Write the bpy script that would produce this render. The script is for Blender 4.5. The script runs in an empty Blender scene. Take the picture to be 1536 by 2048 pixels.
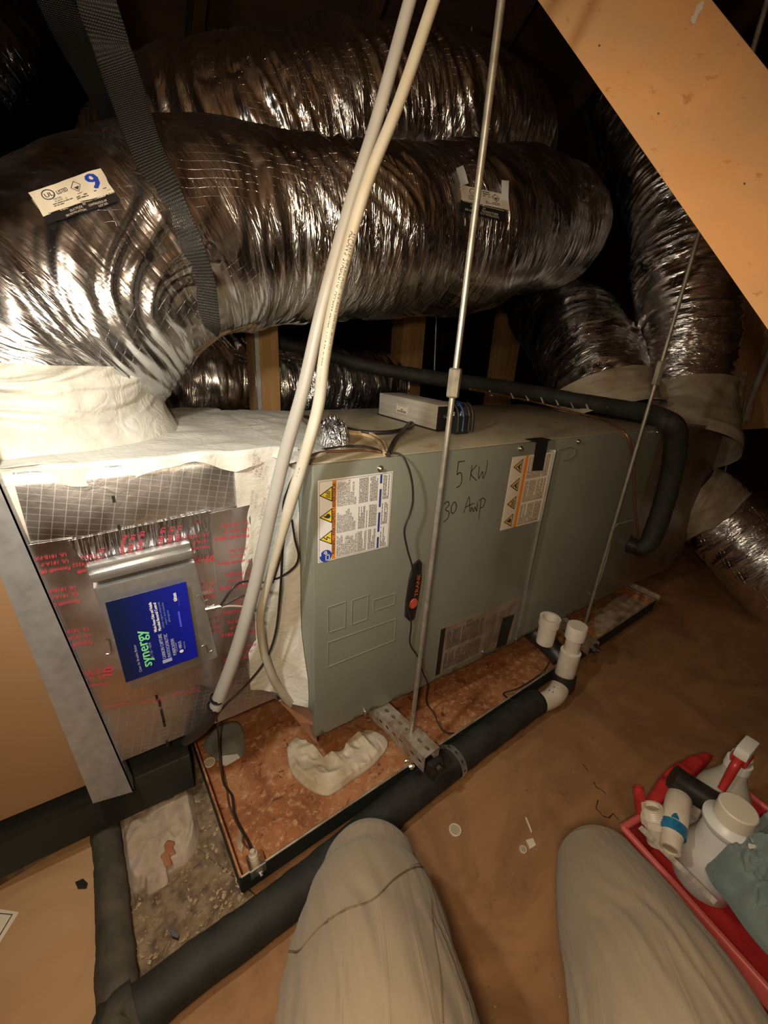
import bpy, bmesh, math, random
import numpy as np
from mathutils import Vector, Matrix
from mathutils.bvhtree import BVHTree

random.seed(7); RNG = np.random.default_rng(7)
SC = bpy.context.scene; COL = SC.collection

# ------------------------------------------------------------------ camera
F = 834.0
R = np.array([[0.83473974, 0.15694879, -0.5278036],
              [-0.54780606, 0.33389864, -0.76708553],
              [0.05583976, 0.92945079, 0.36469597]])
CAM = np.array([-0.24736, -0.554246, 0.716158])
cd = bpy.data.cameras.new('camera'); cam = bpy.data.objects.new('camera', cd); COL.objects.link(cam)
cd.sensor_fit = 'HORIZONTAL'; cd.sensor_width = 36; cd.lens = F / 1536 * 36; cd.clip_start = 0.02
M = Matrix([[*R[0], CAM[0]], [*R[1], CAM[1]], [*R[2], CAM[2]], [0, 0, 0, 1]])
cam.matrix_world = M; SC.camera = cam

# ------------------------------------------------------------------ world, lamps, exposure
w = bpy.data.worlds.new('world'); SC.world = w; w.use_nodes = True
w.node_tree.nodes['Background'].inputs[0].default_value = (1.0, 0.75, 0.5, 1)
w.node_tree.nodes['Background'].inputs[1].default_value = 0.004
def lamp(name, kind, loc, power, color, size, aim=None, angle=None, blend=None):
    l = bpy.data.lights.new(name, kind); l.energy = power; l.color = color
    l.shadow_soft_size = size
    o = bpy.data.objects.new(name, l); COL.objects.link(o); o.location = loc
    if aim is not None:
        o.rotation_euler = (Vector(aim) - Vector(loc)).to_track_quat('-Z', 'Y').to_euler()
    if angle: l.spot_size = math.radians(angle); l.spot_blend = blend
    return o
lamp('torch_beam', 'SPOT', (-0.37, -0.24, 0.84), 5.5, (0.82, 0.94, 1.0), 0.02, (-0.10, 0.06, 0.42), 92, 1.0)
lamp('head_lamp', 'POINT', (-0.38, -0.25, 0.84), 7.5, (1.0, 0.90, 0.74), 0.018)
lamp('phone_flash', 'SPOT', (-0.30, -0.58, 0.76), 13, (1.0, 0.76, 0.50), 0.02, (0.15, 0.0, 0.30), 160, 0.8)
lamp('upper_fill', 'POINT', (-0.36, -0.58, 1.12), 6.0, (1.0, 0.74, 0.48), 0.04)  # added fill without a seen source, brightens the upper ducts and the timber
SC.view_settings.view_transform = 'Standard'; SC.view_settings.look = 'None'
SC.view_settings.gamma = 1; SC.view_settings.exposure = 0.0
SC.view_settings.use_curve_mapping = False

# ------------------------------------------------------------------ geometry helpers
def ray(u, v): return R @ np.array([(u - 768) / F, -(v - 1024) / F, -1.0])
def P(u, v, ax, val):
    r = ray(u, v); k = 'xyz'.index(ax); return CAM + (val - CAM[k]) / r[k] * r
def D(u, v, d): return CAM + ray(u, v) * d
def depth(p): return -(R.T @ (np.asarray(p, float) - CAM))[2]
def proj(p):
    q = (np.asarray(p, float) - CAM) @ R
    return np.stack([768 + F * q[..., 0] / -q[..., 2], 1024 - F * q[..., 1] / -q[..., 2]], -1)
def nrm(a): a = np.asarray(a, float); return a / (np.linalg.norm(a) + 1e-12)

def thing(name, label, cat, loc, group=None):
    o = bpy.data.objects.new(name, None); COL.objects.link(o); o.location = [float(x) for x in loc]
    o.empty_display_size = 0.02
    o['label'] = label; o['category'] = cat
    if group: o['group'] = group
    o['org'] = [float(x) for x in loc]
    return o
def tag(o, label=None, cat=None, group=None, kind=None):
    for k, v in (('label', label), ('category', cat), ('group', group), ('kind', kind)):
        if v: o[k] = v
    return o
def mk(name, v, f, mat, parent=None, smooth=True, uv=None, label=None):
    v = np.asarray(v, float).reshape(-1, 3)
    if parent is not None: org = np.array(parent['org'])
    else:
        org = np.array([(v[:, 0].min() + v[:, 0].max()) / 2, (v[:, 1].min() + v[:, 1].max()) / 2, v[:, 2].min()])
    me = bpy.data.meshes.new(name)
    vv = v - org
    if isinstance(f, np.ndarray) and f.ndim == 2:
        n = len(f); k = f.shape[1]
        me.vertices.add(len(vv)); me.vertices.foreach_set('co', vv.ravel())
        me.loops.add(n * k); me.loops.foreach_set('vertex_index', f.ravel().astype(np.int32))
        me.polygons.add(n); me.polygons.foreach_set('loop_start', np.arange(0, n * k, k, dtype=np.int32))
        me.polygons.foreach_set('loop_total', np.full(n, k, dtype=np.int32))
        me.update(calc_edges=True); me.validate()
    else:
        me.from_pydata([tuple(map(float, x)) for x in vv], [], [tuple(int(i) for i in q) for q in f])
        me.update()
    if smooth is True: me.polygons.foreach_set('use_smooth', [True] * len(me.polygons))
    elif smooth: me.polygons.foreach_set('use_smooth', [True] * len(me.polygons)); me.set_sharp_from_angle(angle=math.radians(smooth))
    if uv is not None:
        ul = me.uv_layers.new(name='UVMap'); idx = np.empty(len(me.loops), np.int32)
        me.loops.foreach_get('vertex_index', idx); ul.data.foreach_set('uv', np.asarray(uv, np.float32)[idx].ravel())
    if mat is not None: me.materials.append(mat)
    o = bpy.data.objects.new(name, me); COL.objects.link(o)
    if parent is not None: o.parent = parent
    if parent is None: o.location = org
    elif parent.type != 'EMPTY' or parent.parent: pass
    o['org'] = [float(x) for x in org]
    if label: o['label'] = label
    return o
class MB:
    """collects pieces that make one mesh"""
    def __init__(s): s.v = []; s.f = []
    def add(s, v, f):
        n = len(s.v); s.v += [tuple(map(float, p)) for p in v]; s.f += [tuple(int(i) + n for i in q) for q in f]; return s
    def build(s, name, mat, parent=None, smooth=False, label=None): return mk(name, s.v, s.f, mat, parent, smooth, None, label)
def boxg(o, ex, ey, ez, bev=0.0):
    """box from corner o with edge vectors, optional bevel"""
    o, ex, ey, ez = (np.asarray(a, float) for a in (o, ex, ey, ez))
    v = [o + ex * a + ey * b + ez * c for a, b, c in ((0,0,0),(1,0,0),(1,1,0),(0,1,0),(0,0,1),(1,0,1),(1,1,1),(0,1,1))]
    f = [(0,3,2,1),(4,5,6,7),(0,1,5,4),(1,2,6,5),(2,3,7,6),(3,0,4,7)]
    if np.dot(np.cross(ex, ey), ez) < 0: f = [q[::-1] for q in f]
    if bev:
        bm = bmesh.new(); bv = [bm.verts.new(p) for p in v]
        for q in f: bm.faces.new([bv[i] for i in q])
        bmesh.ops.bevel(bm, geom=bm.edges[:], offset=bev, segments=2, affect='EDGES', profile=0.6)
        bm.verts.index_update(); v = [tuple(x.co) for x in bm.verts]; f = [[x.index for x in q.verts] for q in bm.faces]; bm.free()
    return v, f
def box(name, lo, hi, mat, parent=None, bev=0.0, label=None):
    lo = np.array(lo, float); hi = np.array(hi, float); d = hi - lo
    v, f = boxg(lo, (d[0], 0, 0), (0, d[1], 0), (0, 0, d[2]), bev)
    return mk(name, v, f, mat, parent, 40 if bev else False, None, label)
def obox(name, o, ex, ey, ez, mat, parent=None, bev=0.0, label=None):
    v, f = boxg(o, ex, ey, ez, bev); return mk(name, v, f, mat, parent, 40 if bev else False, None, label)
def beamg(a, b, side, w, t, bev=0.0):
    """bar from a to b; side = direction of the width w; t = thickness"""
    a = np.asarray(a, float); b = np.asarray(b, float); d = nrm(b - a); s = np.asarray(side, float); s = nrm(s - d * (s @ d)); n = np.cross(d, s)
    return boxg(a - s * w / 2 - n * t / 2, b - a, s * w, n * t, bev)
def catmull(pts, n, closed=False):
    p = np.asarray(pts, float); m = len(p)
    if m == 2: t = np.linspace(0, 1, n)[:, None]; return p[0] * (1 - t) + p[1] * t
    q = np.vstack([2 * p[0] - p[1], p, 2 * p[-1] - p[-2]])
    seg = np.linspace(0, m - 1, n); out = []
    for s in seg:
        i = min(int(s), m - 2); t = s - i; a, b, c, d = q[i:i + 4]
        out.append(0.5 * ((2 * b) + (c - a) * t + (2 * a - 5 * b + 4 * c - d) * t * t + (3 * b - a - 3 * c + d) * t ** 3))
    return np.array(out)
def resample(pts, n):
    c = catmull(pts, max(60, n * 3) if len(pts) > 2 else 2 + n * 2)
    L = np.r_[0, np.cumsum(np.linalg.norm(np.diff(c, axis=0), axis=1))]
    s = np.linspace(0, L[-1], n); return np.stack([np.interp(s, L, c[:, k]) for k in range(c.shape[1])], 1), s
def frames(c):
    t = np.gradient(c, axis=0); t /= np.linalg.norm(t, axis=1)[:, None] + 1e-12
    up = np.array([0, 0, 1.0]) if abs(t[0][2]) < 0.9 else np.array([0, 1.0, 0])
    n = np.empty_like(c); n[0] = nrm(up - t[0] * (up @ t[0]))
    for i in range(1, len(c)):
        x = n[i - 1] - t[i] * (n[i - 1] @ t[i]); n[i] = nrm(x)
    return t, n, np.cross(t, n)
class Tube:
    """swept surface: centre line pts (x,y,z[,r]); disp(s, th, L) -> radial offset in metres"""
    def __init__(s, pts, r=None, n=60, seg=16, disp=None, flat=1.0, sag=None):
        pts = np.asarray(pts, float)
        if r is not None: pts = np.hstack([pts[:, :3], (np.ones(len(pts)) * np.asarray(r, float))[:, None]])
        c, s.len = resample(pts, n); s.c = c[:, :3]; s.r = c[:, 3]; s.t, s.nn, s.bb = frames(s.c)
        s.n, s.seg = n, seg
        th = np.linspace(0, 2 * math.pi, seg, endpoint=False)
        S, T = np.meshgrid(s.len, th, indexing='ij')
        rr = s.r[:, None] + (disp(S, T, s.len[-1]) if disp else 0)
        s.S, s.T = S, T
        s.p = s.c[:, None] + s.nn[:, None] * (np.cos(T) * rr)[..., None] + s.bb[:, None] * (np.sin(T) * rr * flat)[..., None]
        s.rr = rr
    def mesh(s, cap=True):
        n, g = s.n, s.seg; i = np.arange(n - 1)[:, None] * g; j = np.arange(g)[None]; k = (j + 1) % g
        f = np.stack([i + j, i + k, i + g + k, i + g + j], -1).reshape(-1, 4)
        v = s.p.reshape(-1, 3)
        R0 = float(np.mean(s.r)); uv = np.stack([s.S.ravel(), (np.abs(s.T.ravel() - math.pi) * R0)], 1)
        return v, f, uv
    def build(s, name, mat, parent=None, cap=True, label=None, smooth=True):
        v, f, uv = s.mesh()
        if cap:   # degenerate quads fanned to centre points
            n, g = s.n, s.seg; v = np.vstack([v, s.c[:1], s.c[-1:]]); a = n * g
            j = np.arange(0, g, 1); k = (j + 1) % g
            f = [tuple(q) for q in f] + [(a, int(x), int(y)) if False else (a, int(y), int(x)) for x, y in zip(j, k)] + [(a + 1, (n - 1) * g + int(x), (n - 1) * g + int(y)) for x, y in zip(j, k)]
            uv = np.vstack([uv, [[0, 0]], [[s.len[-1], 0]]])
        return mk(name, v, f, mat, parent, smooth, uv, label)
def tube(name, pts, r, mat, parent=None, n=None, seg=10, label=None, flat=1.0, disp=None):
    pts = np.asarray(pts, float)
    if n is None: n = 2 if len(pts) == 2 else max(12, len(pts) * 6)
    return Tube(pts, r, n, seg, disp, flat).build(name, mat, parent, True, label, 50)
def tubeg(pts, r, n=None, seg=8, flat=1.0):
    pts = np.asarray(pts, float); n = n or (2 if len(pts) == 2 else max(8, len(pts) * 4))
    t = Tube(pts, r, n, seg, None, flat); v, f, _ = t.mesh(); g = seg
    f = [tuple(map(int, q)) for q in f] + [tuple(range(g))[::-1], tuple(range((n - 1) * g, n * g))]
    return v, f
def latheg(o, ax, prof, seg=28, up=None, cap=True):
    """prof = [(height, radius)...] along axis ax from o"""
    o = np.asarray(o, float); ax = nrm(ax); h = np.array([1.0, 0, 0]) if abs(ax[0]) < 0.8 else np.array([0, 1.0, 0])
    e = nrm(np.cross(ax, h)); g = np.cross(ax, e); v = []; f = []
    for (z, r) in prof:
        for k in range(seg):
            a = 2 * math.pi * k / seg; v.append(o + ax * z + (e * math.cos(a) + g * math.sin(a)) * r)
    for i in range(len(prof) - 1):
        for k in range(seg):
            l = (k + 1) % seg; f.append((i * seg + k, i * seg + l, (i + 1) * seg + l, (i + 1) * seg + k))
    if cap: f.append(tuple(range(seg))[::-1]); f.append(tuple(range((len(prof) - 1) * seg, len(prof) * seg)))
    return v, f
def lathe(name, o, ax, prof, mat, parent=None, seg=28, label=None, smooth=35, cap=True):
    v, f = latheg(o, ax, prof, seg, cap=cap); return mk(name, v, f, mat, parent, smooth, None, label)
def polyprism(pts, off):
    """closed polygon extruded by vector off"""
    pts = [np.asarray(p, float) for p in pts]; off = np.asarray(off, float); n = len(pts)
    v = pts + [p + off for p in pts]
    f = [tuple(range(n))[::-1], tuple(range(n, 2 * n))] + [(i, (i + 1) % n, n + (i + 1) % n, n + i) for i in range(n)]
    return v, f

# periodic value noise on a lattice; lin=True gives creased facets
def vnoise(a, b, na, nb, seed, lin=True):
    g = np.random.default_rng(seed).random((na, nb)); a = a % na; b = b % nb
    i = np.floor(a).astype(int); j = np.floor(b).astype(int); x = a - i; y = b - j
    if not lin: x = x * x * (3 - 2 * x); y = y * y * (3 - 2 * y)
    i2 = (i + 1) % na; j2 = (j + 1) % nb; i %= na; j %= nb
    g00, g10, g01, g11 = g[i, j], g[i2, j], g[i, j2], g[i2, j2]
    if lin:   # triangular interpolation: flat facets
        up = x > y
        return np.where(up, g00 + (g10 - g00) * x + (g11 - g10) * y, g00 + (g01 - g00) * y + (g11 - g01) * x)
    return g00 * (1 - x) * (1 - y) + g10 * x * (1 - y) + g01 * (1 - x) * y + g11 * x * y
def crumple(cs, nt, amp, seed, warp=0.6, big=0.0, octs=3):
    """cs = crease spacing along axis (m), nt = lattice cells round; wrinkles run round the duct"""
    def fn(S, T, L):
        a = S / cs; b = T / (2 * math.pi)
        wv = vnoise(S / (cs * 5), b * 5, 997, 5, seed + 9, False) - .5
        a = a + wv * warp * 6; b = b + (vnoise(S / (cs * 4), b * 4, 997, 4, seed + 5, False) - .5) * warp * 0.25
        h = 0; am = amp; k = 1
        for o in range(octs):
            n = vnoise(a * k + o * 7.3, b * nt * k, 997, nt * k, seed + o)
            h = h + am * (1 - np.abs(2 * n - 1) * 1.6); am *= .5; k *= 2
        mod = 0.55 + 0.9 * vnoise(S / (cs * 6), b * 3 + .3, 997, 3, seed + 20, False)
        h = h * mod
        if big: h = h + big * (vnoise(S / .16, T / (2 * math.pi) * 4, 997, 4, seed + 30, False) - .5)
        return h
    return fn
def patch(name, outline, mat, h=0.01, fold=0.01, seed=1, parent=None, rings=26, n=110, base=None, fs=(14, 9), label=None, edge=0.003, centre=None, zplane=None, lin=False):
    """soft sheet lying on a surface: outline of world points, domed middle with folds"""
    o, _ = resample(np.vstack([outline, outline[:1]]), n + 1); o = o[:-1]; c = o.mean(0) if centre is None else np.asarray(centre, float)
    t = np.linspace(0, 1, rings); v = []; 
    for k, tt in enumerate(t):
        q = c + (o - c) * tt
        A = q[:, 0] * 60; B = q[:, 1] * 60
        prof = (1 - tt ** 3)
        f1 = vnoise(q[:, 0] * fs[0] * 2 + q[:, 1] * 5 + 50, q[:, 1] * fs[1] * 2 + 50 - q[:, 0] * 4, 211, 211, seed, lin)
        f2 = vnoise(q[:, 0] * fs[0] * 5 + 90, q[:, 1] * fs[1] * 5 + 50 + q[:, 0] * 11, 211, 211, seed + 1, lin)
        fo = (1 - np.abs(2 * f1 - 1)) * fold + (1 - np.abs(2 * f2 - 1)) * fold * .4
        q = q.copy(); q[:, 2] += edge + h * prof + fo * min(1, (1 - tt) * 5 + .25)
        v.append(q)
    q = v[-1].copy(); q[:, 2] = o[:, 2]; v.append(q)   # turn down at the rim
    v = np.vstack(v); m = rings + 1; i = np.arange(m - 1)[:, None] * n; j = np.arange(n)[None]; k = (j + 1) % n
    f = np.stack([i + j, i + n + j, i + n + k, i + k], -1).reshape(-1, 4)
    return mk(name, v, f, mat, parent, True, v[:, :2] * 1.0, label)

# ------------------------------------------------------------------ text
_tc = {}
def text2d(s, size=1.0, bold=False, align='LEFT'):
    key = (s, align)
    if key not in _tc:
        cu = bpy.data.curves.new('t', 'FONT'); cu.body = s; cu.size = 1.0; cu.resolution_u = 2; cu.align_x = align; cu.fill_mode = 'FRONT'
        ob = bpy.data.objects.new('t', cu); me = bpy.data.meshes.new_from_object(ob)
        v = np.array([x.co[:] for x in me.vertices]).reshape(-1, 3); f = [tuple(p.vertices) for p in me.polygons]
        bpy.data.objects.remove(ob); bpy.data.curves.remove(cu); bpy.data.meshes.remove(me); _tc[key] = (v, f)
    v, f = _tc[key]; return v[:, :2] * size, f
def fit_text(mb, fr, s, x, y, W, h, weight=0):
    v, f = text2d(s, 1.0); v = v * np.array([W / v[:, 0].max(), h])
    for k in range(weight + 1): mb.add(fr(v + [x + k * h * .04, y], fr.off + k * 0.00003), f)
class Plane2:
    """2-D layout frame: origin o, x direction ex, y direction ey (world units metres)"""
    def __init__(s, o, ex, ey, off=0.0004, flip=False):
        s.o = np.asarray(o, float); s.ex = nrm(ex); s.ey = np.asarray(ey, float); s.ey = nrm(s.ey - s.ex * (s.ey @ s.ex)); s.n = np.cross(s.ex, s.ey); s.off = off
    def __call__(s, p, off=None):
        p = np.asarray(p, float).reshape(-1, 2); return s.o + p[:, :1] * s.ex + p[:, 1:2] * s.ey + s.n * (s.off if off is None else off)
def put_text(mb, fr, s, x, y, size, sx=1.0, align='LEFT', mirror=False, weight=0):
    v, f = text2d(s, size, align=align)
    if not len(v): return
    v = v.copy(); v[:, 0] *= sx * (-1 if mirror else 1)
    for k in range(weight + 1):
        mb.add(fr(v + [x + k * size * .035, y], fr.off + k * 0.00003), [q[::-1] for q in f] if mirror else f)
def put_rect(mb, fr, x0, y0, x1, y1, off=None):
    mb.add(fr([(x0, y0), (x1, y0), (x1, y1), (x0, y1)], off), [(0, 1, 2, 3)])
def put_poly(mb, fr, pts, off=None): mb.add(fr(pts, off), [tuple(range(len(pts)))])
def put_line(mb, fr, pts, w, closed=False, off=None):
    pts = [np.asarray(p, float) for p in pts]
    if closed: pts = pts + [pts[0]]
    for a, b in zip(pts[:-1], pts[1:]):
        d = nrm(b - a); n = np.array([-d[1], d[0]]) * w / 2; e = d * w * .3
        mb.add(fr([a - e + n * -1, b + e - n, b + e + n, a - e + n], off), [(0, 1, 2, 3)])
def fine_print(mb, fr, x0, y0, x1, y1, lh, th, seed):
    """lines of illegibly small print"""
    r = random.Random(seed); y = y1
    while y > y0 + lh:
        x = x0
        while x < x1 - th:
            wl = r.uniform(2, 7) * th * .9
            if r.random() > .02: put_rect(mb, fr, x, y - th, min(x + wl, x1), y)
            x += wl + th * .7
            if r.random() < .03: break
        y -= lh

# ------------------------------------------------------------------ materials
def newmat(name):
    m = bpy.data.materials.new(name); m.use_nodes = True; nt = m.node_tree; return m, nt, nt.nodes['Principled BSDF']
def N(nt, t, **k):
    n = nt.nodes.new(t)
    for a, b in k.items():
        if a.startswith('i_'): n.inputs[a[2:].replace('_', ' ')].default_value = b
        else: setattr(n, a, b)
    return n
def coords(nt, kind='Object', scale=(1, 1, 1), rot=(0, 0, 0)):
    tc = N(nt, 'ShaderNodeTexCoord'); mp = N(nt, 'ShaderNodeMapping'); mp.inputs['Scale'].default_value = scale; mp.inputs['Rotation'].default_value = rot
    nt.links.new(tc.outputs[kind], mp.inputs[0]); return mp.outputs[0]
def ramp(nt, fac, stops):
    r = N(nt, 'ShaderNodeValToRGB'); el = r.color_ramp.elements
    while len(el) < len(stops): el.new(0.5)
    for e, (p, c) in zip(el, stops): e.position = p; e.color = (*c, 1) if len(c) == 3 else c
    nt.links.new(fac, r.inputs[0]); return r.outputs[0]
def noise_tex(nt, co, scale, detail=4, rough=.55, dist=0.0):
    n = N(nt, 'ShaderNodeTexNoise'); n.inputs['Scale'].default_value = scale; n.inputs['Detail'].default_value = detail
    n.inputs['Roughness'].default_value = rough; n.inputs['Distortion'].default_value = dist; nt.links.new(co, n.inputs['Vector']); return n.outputs[0]
def math_(nt, op, a, b=None, c=None):
    n = N(nt, 'ShaderNodeMath', operation=op)
    for i, x in enumerate((a, b, c)):
        if x is None: continue
        if isinstance(x, (int, float)): n.inputs[i].default_value = x
        else: nt.links.new(x, n.inputs[i])
    return n.outputs[0]
def mixc(nt, fac, a, b):
    n = N(nt, 'ShaderNodeMix', data_type='RGBA')
    for s, x in ((0, fac), (6, a), (7, b)):
        if isinstance(x, (int, float)): n.inputs[s].default_value = x
        elif isinstance(x, tuple): n.inputs[s].default_value = (*x, 1) if len(x) == 3 else x
        else: nt.links.new(x, n.inputs[s])
    return n.outputs[2]
def bump(nt, b, h, strength=.5, dist=.002, prev=None):
    n = N(nt, 'ShaderNodeBump'); n.inputs['Strength'].default_value = strength; n.inputs['Distance'].default_value = dist
    nt.links.new(h, n.inputs['Height'])
    if prev is not None: nt.links.new(prev, n.inputs['Normal'])
    if b is not None: nt.links.new(n.outputs[0], b.inputs['Normal'])
    return n.outputs[0]
def plain(name, col, rough=.5, metal=0.0, var=0.0, vs=30, bmp=0.0, bs=200, col2=None, spec=None, trans=0.0, aniso=None, coat=0.0):
    m, nt, b = newmat(name); b.inputs['Roughness'].default_value = rough; b.inputs['Metallic'].default_value = metal
    b.inputs['Base Color'].default_value = (*col, 1)
    if coat: b.inputs['Coat Weight'].default_value = coat
    if spec is not None: b.inputs['Specular IOR Level'].default_value = spec
    if trans: b.inputs['Transmission Weight'].default_value = trans
    co = coords(nt, scale=aniso or (1, 1, 1))
    if var or col2:
        c2 = col2 or tuple(max(0, x * (1 - var)) for x in col)
        n = noise_tex(nt, co, vs, 5, .6)
        nt.links.new(ramp(nt, n, [(.35, c2), (.62, col)]), b.inputs['Base Color'])
    if bmp:
        bump(nt, b, noise_tex(nt, co, bs, 3), min(1, bmp), .0008 * max(1, bmp))
    return m
def foil_mat(name, tint=(.86, .86, .87), rough=.16, cr=1.0, uvs=(1, 1), scrim=True, ar=(30, 5), fine=1.0, per=(.02, .014), sb=(.5, .0005), lw=.07, lr=0.0):
    """reinforced foil: mirror-like, crumpled, with raised scrim threads; UVs are metres"""
    m, nt, b = newmat(name); b.inputs['Metallic'].default_value = 1.0; b.inputs['Base Color'].default_value = (*tint, 1)
    uv = coords(nt, 'UV', scale=(uvs[0], uvs[1], 1))
    ob = coords(nt, 'Object')
    r = noise_tex(nt, ob, 9, 4); nt.links.new(ramp(nt, r, [(.3, (rough * .7,) * 3), (.7, (rough * 1.7,) * 3)]), b.inputs['Roughness'])
    # creases running round the duct
    c1 = coords(nt, 'UV', scale=(ar[0], ar[1], 1))
    v = N(nt, 'ShaderNodeTexVoronoi', feature='F1', distance='MINKOWSKI'); v.inputs['Scale'].default_value = 1.0; v.inputs['Exponent'].default_value = 1.0
    w1 = N(nt, 'ShaderNodeTexNoise'); w1.inputs['Scale'].default_value = .8; w1.inputs['Detail'].default_value = 3; nt.links.new(c1, w1.inputs['Vector'])
    vm = N(nt, 'ShaderNodeVectorMath', operation='MULTIPLY_ADD'); nt.links.new(w1.outputs[1], vm.inputs[0]); vm.inputs[1].default_value = (1.6, 1.6, 0); nt.links.new(c1, vm.inputs[2])
    nt.links.new(vm.outputs[0], v.inputs['Vector'])
    n1 = bump(nt, None, v.outputs[0], min(1, .8 * cr), .0045 * cr)
    rg = noise_tex(nt, coords(nt, 'UV', scale=(ar[0] * 2.6, ar[1] * 2.6, 1)), 1.0, 3, .5, 1.2); rg = math_(nt, 'ABSOLUTE', math_(nt, 'SUBTRACT', rg, .5))
    mask = ramp(nt, noise_tex(nt, ob, 4.5, 2, .5), [(.42, (.06, .06, .06)), (.60, (1, 1, 1))])
    n2 = bump(nt, None, math_(nt, 'MULTIPLY', rg, mask), min(1, .95 * cr * fine), .012 * fine, n1)
    if scrim:
        u2 = coords(nt, 'UV', scale=(1, 1, 1), rot=(0, 0, math.radians(14)))
        sp = N(nt, 'ShaderNodeSeparateXYZ'); nt.links.new(u2, sp.inputs[0])
        l = []
        for k in (0, 1):
            fr = math_(nt, 'FRACT', math_(nt, 'DIVIDE', sp.outputs[k], per[k])); l.append(math_(nt, 'LESS_THAN', fr, lw))
        g = math_(nt, 'MAXIMUM', l[0], l[1])
        if lr: nt.links.new(math_(nt, 'ADD', math_(nt, 'MULTIPLY', g, lr), ramp(nt, r, [(.3, (rough * .7,) * 3), (.7, (rough * 1.7,) * 3)])), b.inputs['Roughness'])
        bump(nt, b, g, sb[0], sb[1], n2)
    else: nt.links.new(n2, b.inputs['Normal'])
    return m
def wood_mat(name, c1, c2, scale=(3, 40, 40), rough=.7, knots=.0, rot=(0, 0, 0), stain=None, dark=None):
    m, nt, b = newmat(name); b.inputs['Roughness'].default_value = rough; b.inputs['Specular IOR Level'].default_value = .25
    co = coords(nt, scale=scale, rot=rot); n = noise_tex(nt, co, 1.0, 6, .6, .6)
    c = ramp(nt, n, [(.3, c1), (.7, c2)])
    big = noise_tex(nt, coords(nt), 5, 5, .6, .8)
    if stain: c = mixc(nt, ramp(nt, big, [(.44, (0, 0, 0)), (.62, (1, 1, 1))]), c, stain)
    if dark:
        sp = noise_tex(nt, coords(nt), 38, 4, .7); c = mixc(nt, ramp(nt, sp, [(.62, (0, 0, 0)), (.72, (1, 1, 1))]), c, dark)
    nt.links.new(c, b.inputs['Base Color']); bump(nt, b, n, .25, .001); return m

M_ = {}
M_['foil'] = foil_mat('duct_foil', ar=(30, 5), cr=.8, fine=1.0, rough=.19)
M_['foil_far'] = foil_mat('duct_foil_far', ar=(40, 7), cr=1.0, rough=.2, scrim=False)
M_['foil_flat'] = foil_mat('duct_board_foil', rough=.27, cr=.3, ar=(14, 14), fine=.5, per=(.0125, .0085), sb=(.8, .0008), lw=.09, lr=.10)
M_['foil_plain'] = foil_mat('plain_foil_face', tint=(.80, .76, .70), rough=.42, cr=.06, ar=(5, 5), fine=.08, scrim=False)
M_['tan'] = plain('foil_floor_reflection', (.36, .215, .11), .42, .25, var=.12, vs=3)  # foil face with the brown floor reflection put into its colour
M_['tape'] = foil_mat('foil_tape', tint=(.80, .74, .76), rough=.30, cr=.25, ar=(60, 9), fine=.3, scrim=False)
M_['tape_crinkle'] = foil_mat('foil_tape_crinkled', tint=(.85, .83, .84), rough=.22, cr=.9, ar=(190, 14), fine=.3, scrim=False)
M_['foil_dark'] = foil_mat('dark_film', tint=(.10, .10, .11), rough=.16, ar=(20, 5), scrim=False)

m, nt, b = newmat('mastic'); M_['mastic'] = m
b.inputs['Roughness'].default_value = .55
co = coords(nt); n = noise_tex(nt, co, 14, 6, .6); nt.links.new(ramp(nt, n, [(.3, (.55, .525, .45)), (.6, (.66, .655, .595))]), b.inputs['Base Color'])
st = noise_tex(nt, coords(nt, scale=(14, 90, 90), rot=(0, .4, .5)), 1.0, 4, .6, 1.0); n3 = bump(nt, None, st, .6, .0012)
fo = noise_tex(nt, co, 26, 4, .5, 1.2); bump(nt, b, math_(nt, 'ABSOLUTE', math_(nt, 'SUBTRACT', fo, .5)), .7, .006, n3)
m, nt, b = newmat('cabinet_paint'); M_['cab'] = m
b.inputs['Roughness'].default_value = .38; b.inputs['Metallic'].default_value = .15
co = coords(nt); n = noise_tex(nt, co, 7, 5, .6); c = ramp(nt, n, [(.3, (.235, .25, .205)), (.7, (.275, .29, .24))])
# grime gathers along the bottom edge (object z = 0 at the cabinet floor)
sp = N(nt, 'ShaderNodeSeparateXYZ'); nt.links.new(co, sp.inputs[0])
gr = math_(nt, 'ADD', math_(nt, 'MULTIPLY', sp.outputs[2], 28), math_(nt, 'MULTIPLY', noise_tex(nt, co, 30, 5), 1.6))
c = mixc(nt, ramp(nt, gr, [(.78, (1, 1, 1)), (1.0, (0, 0, 0))]), c, (.10, .085, .06)); nt.links.new(c, b.inputs['Base Color'])
bump(nt, b, noise_tex(nt, co, 300, 2), .12, .0005)
m, nt, b = newmat('cabinet_top_dusty'); M_['cabtop'] = m
b.inputs['Roughness'].default_value = .5; b.inputs['Metallic'].default_value = .1; co = coords(nt)
c = ramp(nt, noise_tex(nt, co, 6, 6, .6, .6), [(.35, (.50, .42, .27)), (.6, (.36, .34, .245))])
c = mixc(nt, ramp(nt, noise_tex(nt, co, 11, 5, .7), [(.56, (0, 0, 0)), (.68, (1, 1, 1))]), c, (.34, .17, .07))
c = mixc(nt, ramp(nt, noise_tex(nt, co, 70, 4, .7), [(.66, (0, 0, 0)), (.72, (1, 1, 1))]), c, (.06, .05, .04)); nt.links.new(c, b.inputs['Base Color'])
m, nt, b = newmat('rusty_pan'); M_['rust'] = m
b.inputs['Roughness'].default_value = .75; co = coords(nt)
c = ramp(nt, noise_tex(nt, co, 9, 8, .7, .4), [(.32, (.16, .050, .016)), (.5, (.34, .125, .042)), (.68, (.46, .22, .10))])
c = mixc(nt, ramp(nt, noise_tex(nt, co, 60, 6, .75), [(.52, (0, 0, 0)), (.66, (1, 1, 1))]), c, (.55, .33, .17))
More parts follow.
